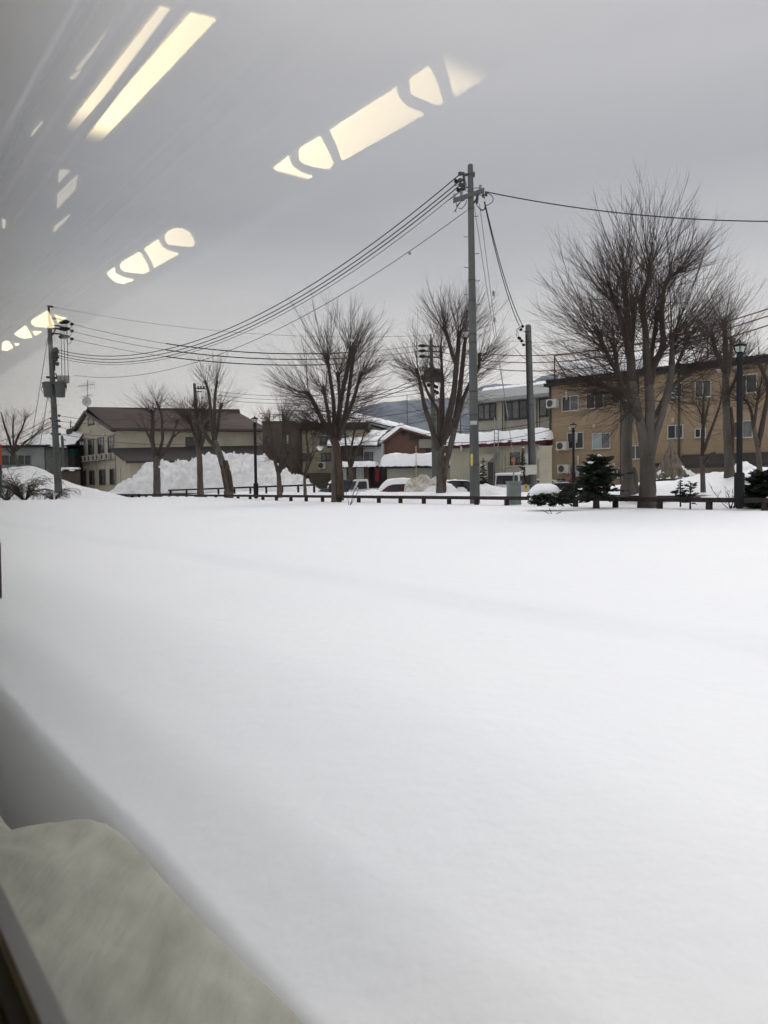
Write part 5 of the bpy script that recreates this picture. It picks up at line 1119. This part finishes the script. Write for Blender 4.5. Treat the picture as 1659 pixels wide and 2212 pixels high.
# ------------------------------------------------------------------ vehicles
def car(label, px, py_roof, Y, head, L, W, H, paint, kind='hatch', zg=-.60, snow=0.0, cat='car'):
    T = at(px, py_roof, Y); loc = V(T.x, T.y, T.z - H)
    o = root('parked_' + cat, loc, label, cat, 'vehicles parked behind the snow bank', rz=R(head))
    hw = W / 2
    prof = {'hatch': [(-.5, .30), (-.5, .52), (-.485, .62), (-.45, .66), (.20, .62), (.44, .52), (.495, .42), (.5, .25), (.48, .14), (-.48, .14)],
            'van': [(-.5, .2), (-.5, .58), (.36, .55), (.47, .46), (.5, .34), (.5, .15), (-.5, .15)],
            'truck': [(-.5, .36), (-.5, .42), (.12, .42), (.12, .55), (.47, .52), (.5, .42), (.5, .18), (-.5, .24)]}[kind]
    top = {'hatch': [(-.47, .64), (-.40, .93), (-.25, 1.0), (.02, .98), (.12, .92), (.29, .60)],
           'van': [(-.5, .57), (-.485, .95), (-.46, 1.0), (.20, .99), (.27, .95), (.42, .54)],
           'truck': [(.12, .54), (.135, .97), (.17, 1.0), (.33, .99), (.37, .95), (.47, .51)]}[kind]
    ins = {'hatch': .13, 'van': .06, 'truck': .05}[kind]
    def loft(pr, w0, w1, zc):
        n = len(pr); mb = MB(); vs = []
        for sgn in (-1, 1):
            for x, z in pr:
                t = max(0, (z - zc) / (1 - zc)) if zc < 1 else 0
                vs.append(V(x * L, sgn * (hw - w0 - (w1 - w0) * t), z * H))
        mb.add(vs, [tuple(range(n)), tuple(range(2 * n - 1, n - 1, -1))] + [((i + 1) % n, i, n + i, n + (i + 1) % n) for i in range(n)]); return mb
    bd = loft(prof, 0, 0, 2).build('body', paint, o)
    bv = bd.modifiers.new('b', 'BEVEL'); bv.width = .06; bv.segments = 3; bv.limit_method = 'ANGLE'
    cb = loft(top, .03, ins + .05, .55).build('cabin', paint, o)
    bv = cb.modifiers.new('b', 'BEVEL'); bv.width = .05; bv.segments = 3; bv.limit_method = 'ANGLE'
    # glazing: panels set just proud of the cabin
    def side_pt(x, z, s): t = max(0, (z - .55) / .45); return V(x * L, s * (hw - .03 - (ins + .02) * t + .008), z * H)
    rng = {'hatch': [((-.38, .66), (-.345, .90), (-.16, .93), (-.14, .655)), ((-.12, .65), (-.14, .93), (.02, .92), (.22, .64))],
           'van': [((-.46, .6), (-.45, .9), (-.22, .91), (-.22, .59)), ((-.20, .59), (-.20, .91), (.03, .91), (.03, .58)), ((.06, .58), (.06, .91), (.22, .90), (.35, .58))],
           'truck': [((.165, .60), (.175, .90), (.335, .90), (.42, .58))]}[kind]
    for s in (-1, 1):
        for q in rng:
            mb = MB(); a_ = [side_pt(x, z, s) for x, z in q]; mb.add(a_, [(0, 1, 2, 3)]); mb.build('side_window', 'glass', o)
    for nm, i0, i1 in (('windscreen', -1, -2), ('rear_window', 0, 1)):
        (xa, za), (xb, zb) = top[i0], top[i1]
        a_, b_ = V(xa * L, 0, za * H), V(xb * L, 0, zb * H); n_ = V((zb - za) * H, 0, -(xb - xa) * L).normalized()
        if (n_.x < 0) != (i0 == 0): n_ = -n_
        ya, yb = hw - .12, hw - ins - .10; a1, b1 = a_.lerp(b_, .12), a_.lerp(b_, .9)
        mb = MB(); mb.add([a1 + V(0, -ya, 0) + n_ * .012, a1 + V(0, ya, 0) + n_ * .012, b1 + V(0, yb, 0) + n_ * .012, b1 + V(0, -yb, 0) + n_ * .012], [(0, 1, 2, 3)]); mb.build(nm, 'glass', o)
    for x in (-.31, .32):
        for s in (-1, 1):
            wv = MB().tube([V(x * L, s * (hw - .2), .30), V(x * L, s * (hw + .005), .30)], .30, 18, smooth=False).build('wheel', 'black', o)
            MB().tube([V(x * L, s * (hw - .01), .30), V(x * L, s * (hw + .015), .30)], .18, 12, smooth=False).build('rim', 'galv', wv)
    for s in (-1, 1):
        m_ = MB().blob(V(.485 * L, s * (hw - .25), H * .40), (.07, .17, .07), 8, 6, 0); m_.build('headlight', 'lglass', o)
        m_ = MB().box(-.5 * L - .02, -.5 * L + .05, s * (hw - .16) - .07, s * (hw - .16) + .07, H * .42, H * .58); m_.build('tail_light', 'redp', o)
        mi = V((.22 if kind == 'hatch' else .38) * L, s * (hw + .06), H * .62); MB().blob(mi, (.06, .09, .08), 8, 6, 0).build('mirror', paint, o)
    if kind == 'truck':
        m_ = MB(); m_.box(-.5 * L, .10 * L, -hw, -hw + .04, .40 * H, .62 * H).box(-.5 * L, .10 * L, hw - .04, hw, .40 * H, .62 * H).box(-.5 * L, -.49 * L, -hw + .041, hw - .041, .40 * H, .62 * H); m_.build('cargo_bed', paint, o)
    if snow:
        x0, x1 = {'hatch': (-.46, .30), 'van': (-.48, .24), 'truck': (-.45, .3)}[kind]
        def fn(u, v):
            x = x0 + (x1 - x0) * u; ft = 0
            pr_ = sorted(top); 
            for (xa, za), (xb, zb) in zip(pr_, pr_[1:]):
                if xa <= x <= xb: ft = za + (zb - za) * (x - xa) / (xb - xa + 1e-9)
            ft = max(ft, .62); y = (v - .5) * 2 * (hw - ins * .6); e = min(1, u * 5, (1 - u) * 5, v * 5, (1 - v) * 5)
            return V(x * L, y, ft * H - .03 + snow * math.sqrt(max(0, 1 - (1 - e) ** 2)) * (1 + .2 * noise.noise(V(x * 7, y * 2, px))))
        MB().grid(24, 14, fn).build('snow_cap', 'snow', o)
        if kind == 'hatch': MB().blob(V(.40 * L, 0, .58 * H), (.17 * L, hw * .92, snow * .55), 20, 10, .1, px).build('bonnet_snow', 'snow', o)
    return o
car('dark blue car whose windscreen shows left of the twin-trunk tree', 738, 1036.5, 60, 188, 3.7, 1.68, 1.55, 'carb')
car('white light truck parked between the dark car and the red car', 804, 1034.5, 55, 196, 3.4, 1.5, 1.75, 'carw', 'truck', cat='truck')
car('red car almost buried under a smooth cap of snow', 850, 1044.5, 52, 184, 3.5, 1.6, 1.42, 'redp', snow=.40)
car('dark hatchback seen from behind just left of the tallest utility pole', 996, 1037, 56, 20, 4.3, 1.7, 1.5, 'carb', snow=.06)
car('dark car mostly hidden behind the tallest utility pole', 1052, 1040, 62, 20, 4.2, 1.7, 1.45, 'carb')
car('white van facing away behind the green cabinet', 1119, 1022, 50, 62, 4.4, 1.7, 1.9, 'carw', 'van', snow=.05, cat='van')
car('dark saloon with snow on its roof between the cream box and the evergreen', 1198, 1042, 52, 150, 4.3, 1.7, 1.42, 'carb', snow=.03)
car('white-roofed car behind the cream box at the tan building corner', 1176, 1034, 56, 20, 4.2, 1.7, 1.5, 'carw')
car('bright red car peeping out behind the broad evergreen', 1268, 1029.5, 52, 15, 4.0, 1.65, 1.5, 'redp')
car('dark green estate car behind the largest tree', 1418, 1032, 42, 182, 4.5, 1.7, 1.55, mat('dark_green_paint', (.03, .05, .045), .3, .05, 3, spec=.6), snow=.03)
car('white car behind the straw cone', 1474, 1033.5, 43.5, 184, 4.1, 1.65, 1.45, 'carw', snow=.12)
car('pale mint van right of the straw cone', 1508, 1027, 45, 184, 3.6, 1.6, 1.8, 'carm', 'van', cat='van')

# ------------------------------------------------------------------ the railway carriage the view is taken from
GD = 0.14                               # eye to window glass
def W_(n, s, z): p = ND * n + TD * s; return V(p.x, p.y, z)
def nbox(mb, n0, n1, s0, s1, z0, z1):
    return mb.hexa([W_(n0, s0, z0), W_(n1, s0, z0), W_(n1, s1, z0), W_(n0, s1, z0), W_(n0, s0, z1), W_(n1, s0, z1), W_(n1, s1, z1), W_(n0, s1, z1)])
def mirror(px, py, z):
    """interior point whose reflection in the window is seen at (px, py)"""
    p = atz(px, py, z); n = p.x * ND.x + p.y * ND.y; s = p.x * TD.x + p.y * TD.y; return 2 * GD - n, s
S0, S1 = -7.0, 9.5
ZS, ZT, WS0, WS1 = CH - .455, CH + .72, -.75, 1.55     # window opening
ZC = CH + 1.05                                       # ceiling
cr_ = root('train_carriage', W_(-1.2, 0, -1.1), 'railway carriage whose window frames the view, black gasket at the lower left', 'train carriage')
m_ = MB()
nbox(m_, GD - .10, GD - .012, S0, S1, -1.0, ZS - .055); nbox(m_, GD - .10, GD - .012, S0, S1, ZT, ZC + .10)
nbox(m_, GD - .10, GD - .012, S0, WS0, ZS - .055, ZT); nbox(m_, GD - .10, GD - .012, WS1, S1, ZS - .055, ZT)
m_.build('inner_wall', 'panel', cr_)
m_ = MB()
nbox(m_, GD - .006, GD + .03, S0, S1, -1.0, ZS - .02); nbox(m_, GD - .006, GD + .03, S0, S1, ZT, ZC + .3)
nbox(m_, GD - .006, GD + .03, S0, WS0, ZS - .02, ZT); nbox(m_, GD - .006, GD + .03, WS1, S1, ZS - .02, ZT)
m_.build('outer_wall', 'body', cr_)
m_ = MB(); nbox(m_, GD - .012, GD + .004, WS0, WS1, ZS - .054, ZS - .018); nbox(m_, GD - .05, GD - .012, WS0, WS1, ZS - .0551, ZS - .035); m_.build('gasket', 'black', cr_)
m_ = MB(); nbox(m_, GD + .004, GD + .022, WS0, WS1, ZS - .02, ZS + .002); m_.build('frame_lip', 'alum', cr_)
m_ = MB(); nbox(m_, -2.65, GD + .03, S0, S1, ZC + .3, ZC + .36); m_.build('roof', 'body', cr_)
m_ = MB(); nbox(m_, -2.60, GD - .11, S0, S1, ZC, ZC + .08); m_.build('ceiling', 'ceil', cr_)
m_ = MB(); nbox(m_, -2.65, -2.60, S0, S1, -1.0, ZC + .3); m_.build('far_wall', 'panel', cr_)
m_ = MB(); nbox(m_, -2.60, GD - .11, S0, S1, -.45, -.38); m_.build('floor', 'stain', cr_)
for s_ in (S0, S1): m_ = MB(); nbox(m_, -2.60, GD - .012, s_ - .03, s_ + .03, -.38, ZC); m_.build('end_wall', 'panel', cr_)
# window glass: one pane split at an added joint, only the upper part reflects
def glass_mat(reflect):
    m = bpy.data.materials.new('split_pane_glass' if reflect else 'window_glass_lower'); m.use_nodes = True; nt = m.node_tree; nt.nodes.clear()
    o = N_(nt, 'ShaderNodeOutputMaterial'); va = N_(nt, 'ShaderNodeVolumeAbsorption'); va.inputs['Color'].default_value = (.30, .30, .27, 1); va.inputs['Density'].default_value = TINT
    nt.links.new(va.outputs[0], o.inputs['Volume'])
    if reflect:
        tr = N_(nt, 'ShaderNodeBsdfTransparent'); gl = N_(nt, 'ShaderNodeBsdfGlossy'); gl.inputs['Roughness'].default_value = 0.0
        lw = N_(nt, 'ShaderNodeLayerWeight'); lw.inputs['Blend'].default_value = .12
        ge = N_(nt, 'ShaderNodeNewGeometry'); iv = N_(nt, 'ShaderNodeMath', operation='SUBTRACT'); iv.inputs[0].default_value = 1.0; nt.links.new(ge.outputs['Backfacing'], iv.inputs[1])
        mu = N_(nt, 'ShaderNodeMath', operation='MULTIPLY'); nt.links.new(lw.outputs['Fresnel'], mu.inputs[0]); nt.links.new(iv.outputs[0], mu.inputs[1])
        mx = N_(nt, 'ShaderNodeMixShader'); nt.links.new(mu.outputs[0], mx.inputs[0]); nt.links.new(tr.outputs[0], mx.inputs[1]); nt.links.new(gl.outputs[0], mx.inputs[2])
        nt.links.new(mx.outputs[0], o.inputs['Surface'])
    return m
TINT = 35.0
ZJ = CH + .100
m_ = MB(); nbox(m_, GD - .002, GD + .003, WS0, WS1, ZS, ZJ - .0002); lw_ = m_.build('window_pane', glass_mat(False), cr_)  # no surface here; absorption stands in for the reflection loss at grazing angles
m_ = MB(); nbox(m_, GD - .002, GD + .003, WS0, WS1, ZJ, ZT); up_ = m_.build('upper_split_pane', glass_mat(True), cr_)
# lamps on the ceiling
ZL = ZC - .035
def s_at(q): return mirror(q[0], q[1], ZL)[1]
def za(x, y): return (x * .3472, y * .3473)          # first enlargement of the photo
def zb(x, y): return (493.7 + x * .3638, 54.9 + y * .3638)
sA, sB = s_at(za(580, 890)), s_at(za(680, 740))
LM = emat('lamp_diffuser', (1.0, .83, .42), 11, [(TD, sA, sB)])
LM2 = emat('lamp_ghost_strip', (1.0, .83, .50), 6.5, [(TD, s_at(za(450, 830)), s_at(za(560, 660)))])  # added glowing strip for the fainter second reflection of the same lamp
LM3 = emat('lamp_diffuser_centre', (1.0, .81, .45), 34.0)
LM6 = emat('lamp_diffuser_second', (1.0, .84, .52), 11); LM7 = emat('lamp_diffuser_third', (1.0, .86, .50), 5.5)
sC, sD = s_at(zb(1570, 260)), s_at(zb(1350, 350)); sE, sF = s_at(zb(270, 870)), s_at(zb(400, 880))
LM4 = emat('lamp_diffuser_centre_end', (1.0, .81, .45), 34.0, [(TD, sC, sD)])
LM5 = emat('lamp_diffuser_centre_far_end', (1.0, .81, .45), 34.0, [(TD, sE, sF)])
def lampset(label, polys, mats, z=ZL, rails=None, name='ceiling_light'):
    allp = [mirror(*q, z) for pl in polys for q in pl]; n0, n1 = min(p[0] for p in allp), max(p[0] for p in allp); s0, s1 = min(p[1] for p in allp), max(p[1] for p in allp)
    o = root(name, W_((n0 + n1) / 2, (s0 + s1) / 2, z), label, 'ceiling light', 'lights reflected in the carriage window')
    h = MB(); nbox(h, n0 - .01, n1 + .01, s0 - .02, s1 + .02, z + .006, ZC - .001); h.build('housing', 'ceil', o)
    for pl, mt in zip(polys, mats):
        P = [W_(*mirror(*q, z), z) for q in pl]; MB().prism(P, V(0, 0, .005)).build('diffuser', mt, o)
    return o
def arc(p0, c, p1, n=8):
    return [((1 - t) ** 2 * p0[0] + 2 * (1 - t) * t * c[0] + t * t * p1[0], (1 - t) ** 2 * p0[1] + 2 * (1 - t) * t * c[1] + t * t * p1[1]) for t in [i / n for i in range(n + 1)]]
lampset('long ceiling light with an added ghost strip, reflected at the upper left of the window', [[za(1195, 100), za(1350, 133), za(640, 878), za(600, 890), za(555, 885), za(525, 858)], [za(1010, 60), za(1108, 85), za(478, 812), za(455, 830), za(425, 800)]], [LM, LM2])
lampset('centre ceiling light reflected largest, above the tallest pole', [
    [zb(1285, 200)] + [zb(1380, 130), zb(1480, 120), zb(1570, 190), zb(1590, 240), zb(1500, 345)] + [zb(1352, 428), zb(1335, 390), zb(1318, 320)],
    arc(zb(1195, 255), zb(1250, 340), zb(1280, 465)) + arc(zb(1265, 480), zb(1160, 450), zb(1100, 415)) + arc(zb(1085, 395), zb(1075, 350), zb(1095, 320)),
    [zb(1003, 380)] + arc(zb(1015, 430), zb(1050, 500), zb(1165, 535)) + [zb(680, 808)] + arc(zb(665, 770), zb(640, 690), zb(608, 632)),
    arc(zb(547, 668), zb(600, 740), zb(628, 828)) + arc(zb(605, 855), zb(520, 850), zb(448, 822)) + arc(zb(428, 800), zb(420, 770), zb(432, 740)),
    [zb(365, 783)] + arc(zb(375, 830), zb(420, 890), zb(505, 903)) + arc(zb(430, 930), zb(340, 920), zb(275, 855))], [LM4, LM3, LM3, LM3, LM5])
lampset('second ceiling light reflected above the left wires', [
    arc(za(1045, 1455), za(1110, 1400), za(1190, 1460)) + arc(za(1215, 1510), za(1215, 1540), za(1190, 1538)) + arc(za(1060, 1525), za(1015, 1500), za(1040, 1458))[:-1],
    [za(990, 1497)] + arc(za(1005, 1530), za(1040, 1575), za(1118, 1583)) + [za(963, 1668)] + arc(za(950, 1630), za(930, 1590), za(905, 1555)),
    arc(za(870, 1575), za(915, 1620), za(935, 1690)) + arc(za(900, 1705), za(830, 1700), za(775, 1690)) + arc(za(755, 1670), za(748, 1650), za(770, 1635)),
    [za(717, 1670)] + arc(za(725, 1705), za(765, 1735), za(838, 1745)) + arc(za(780, 1768), za(715, 1770), za(672, 1705))], [LM6] * 4)
lampset('third ceiling light reflected behind the top of the far left pole', [
    arc(za(300, 1937), za(330, 1985), za(345, 2035)) + [za(330, 2042), za(225, 2033)] + arc(za(205, 2020), za(190, 2000), za(210, 1990)),
    [za(345, 1962), za(375, 1975), za(418, 1980), za(365, 2010)],
    arc(za(157, 2022), za(190, 2065), za(202, 2100)) + arc(za(160, 2108), za(110, 2100), za(78, 2065)), [za(208, 2065), za(265, 2066), za(222, 2090)]], [LM7] * 4)
lampset('fourth ceiling light reflected smallest at the left edge of the window', [[za(20, 2125), za(60, 2128), za(85, 2165), za(45, 2183), za(15, 2178)], [za(95, 2140), za(125, 2142), za(102, 2155)]], [LM7] * 2)
RB = emat('faint_lamp', (1.0, .90, .72), 1.6)
lampset('dim lamp far along the carriage reflected left of the second light', [[za(372, 1066), za(440, 1070), za(372, 1140)], [za(490, 1100), za(478, 1180), za(362, 1302), za(365, 1220)], [za(22, 1372), za(40, 1375), za(38, 1425), za(22, 1420)], [za(445, 1340), za(400, 1390), za(340, 1450), za(345, 1420)]], [RB] * 4)
lampset('dim edge light reflected along the top left of the window', [[za(840, 20), za(825, 50), za(500, 445), za(485, 440)], [za(515, 450), za(470, 500), za(445, 495)], [za(275, 765), za(205, 855), za(215, 830)]], [RB] * 3)
# luggage rack tubes and a hand rail, seen only as faint streaks
lr = root('luggage_rack', W_(-.3, 0, ZC - .4), 'steel tube luggage rack reflected as faint diagonal streaks in the window', 'luggage rack')
rk = mat('polished_tube', (.65, .65, .66), .3, .05, 3, metal=.6)
for n_, z_ in ((-.02, CH + .62), (-.10, CH + .66), (-.18, CH + .70)): MB().tube([W_(n_, -2, z_), W_(n_, 8, z_)], .008, 6).build('tube', rk, lr)
tb = MB()
for n_, w_ in ((-.22, .012), (-.30, .02), (-.62, .012), (-.80, .03), (-.93, .012), (-1.32, .02), (-1.9, .03)): nbox(tb, n_, n_ + w_, S0, S1, ZC - .014, ZC - .0005)
tb.build('ceiling_trim', 'white', cr_)
tb = MB()
for n_, w_ in ((-.255, .03), (-.70, .06), (-1.40, .10)): nbox(tb, n_, n_ + w_, S0, S1, ZC - .004, ZC - .0005)
tb.build('air_grille', 'roofg', cr_)
for n_ in (-.72, -1.75): hr = MB().tube([W_(n_, -2, ZC - .12), W_(n_, 8, ZC - .12)], .014, 8); o_ = mb_shift(hr, W_(n_, 0, ZC - .12), 'grab_rail', rk); tag(o_, 'steel grab rail along the ceiling on the ' + ('near' if n_ > -1 else 'far') + ' side of the centre lights', 'grab rail')

# ------------------------------------------------------------------ slushy slab beside the track
zt_ = CH - 1.2
def slab_fn(u, v, top=True):
    pass
sb_ = MB(); E_ = [(-.6, .86), (1.5, .86), (2.62, .85), (2.78, .83), (2.88, .77), (2.93, .68), (2.94, .60), (2.94, .545), (3.6, .50), (6, .49), (12, .49)]
def fn(u, v):
    k = u * (len(E_) - 1); i = min(int(k), len(E_) - 2); t = k - i; s = E_[i][0] + (E_[i + 1][0] - E_[i][0]) * t; e = E_[i][1] + (E_[i + 1][1] - E_[i][1]) * t
    n = .30 + (e - .30) * min(1, v * 1.12)
    z = zt_ + .018 * noise.noise(V(s * 3, n * 5, 2)) + .008 * noise.noise(V(s * 11, n * 14, 5))
    if v > .89: z -= .5 * (v - .89) / .11
    elif v > .8: z -= .012 * ((v - .8) / .09) ** 2
    return W_(n, s, z)
sb_.grid(300, 40, fn); sb_o = mb_shift(sb_, W_(.6, 1.5, zt_ - .3), 'trackside_slab', 'slab'); tag(sb_o, 'mottled beige slushy slab beside the track at the lower left', 'slab')

bl_ = MB();  # dark sheet laid in the trench to stand for its shade
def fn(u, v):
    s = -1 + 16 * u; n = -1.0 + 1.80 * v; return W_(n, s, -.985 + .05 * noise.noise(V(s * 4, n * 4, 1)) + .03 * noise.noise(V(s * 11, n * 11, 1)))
bo = bl_.grid(240, 30, fn).build('trench_shade_ground', 'gap_shade'); bo['kind'] = 'structure'; bo['label'] = 'added dark sheet standing for the shade in the gap beside the track'

# ------------------------------------------------------------------ winter haze
hz_ = MB(); hz_.box(-6400, 6400, -6400, 6400, -3, 1400); ho = hz_.build('haze', mat('air', (1, 1, 1))); ho['kind'] = 'stuff'; ho['label'] = 'thin winter haze adding slightly to the blue mixed into the mountain colour'
hm = ho.data.materials[0]; nt = hm.node_tree; nt.nodes.clear(); o_ = N_(nt, 'ShaderNodeOutputMaterial'); pv = N_(nt, 'ShaderNodeVolumePrincipled')
pv.inputs['Density'].default_value = .000035; pv.inputs['Color'].default_value = (.86, .93, 1.0, 1); nt.links.new(pv.outputs[0], o_.inputs['Volume'])
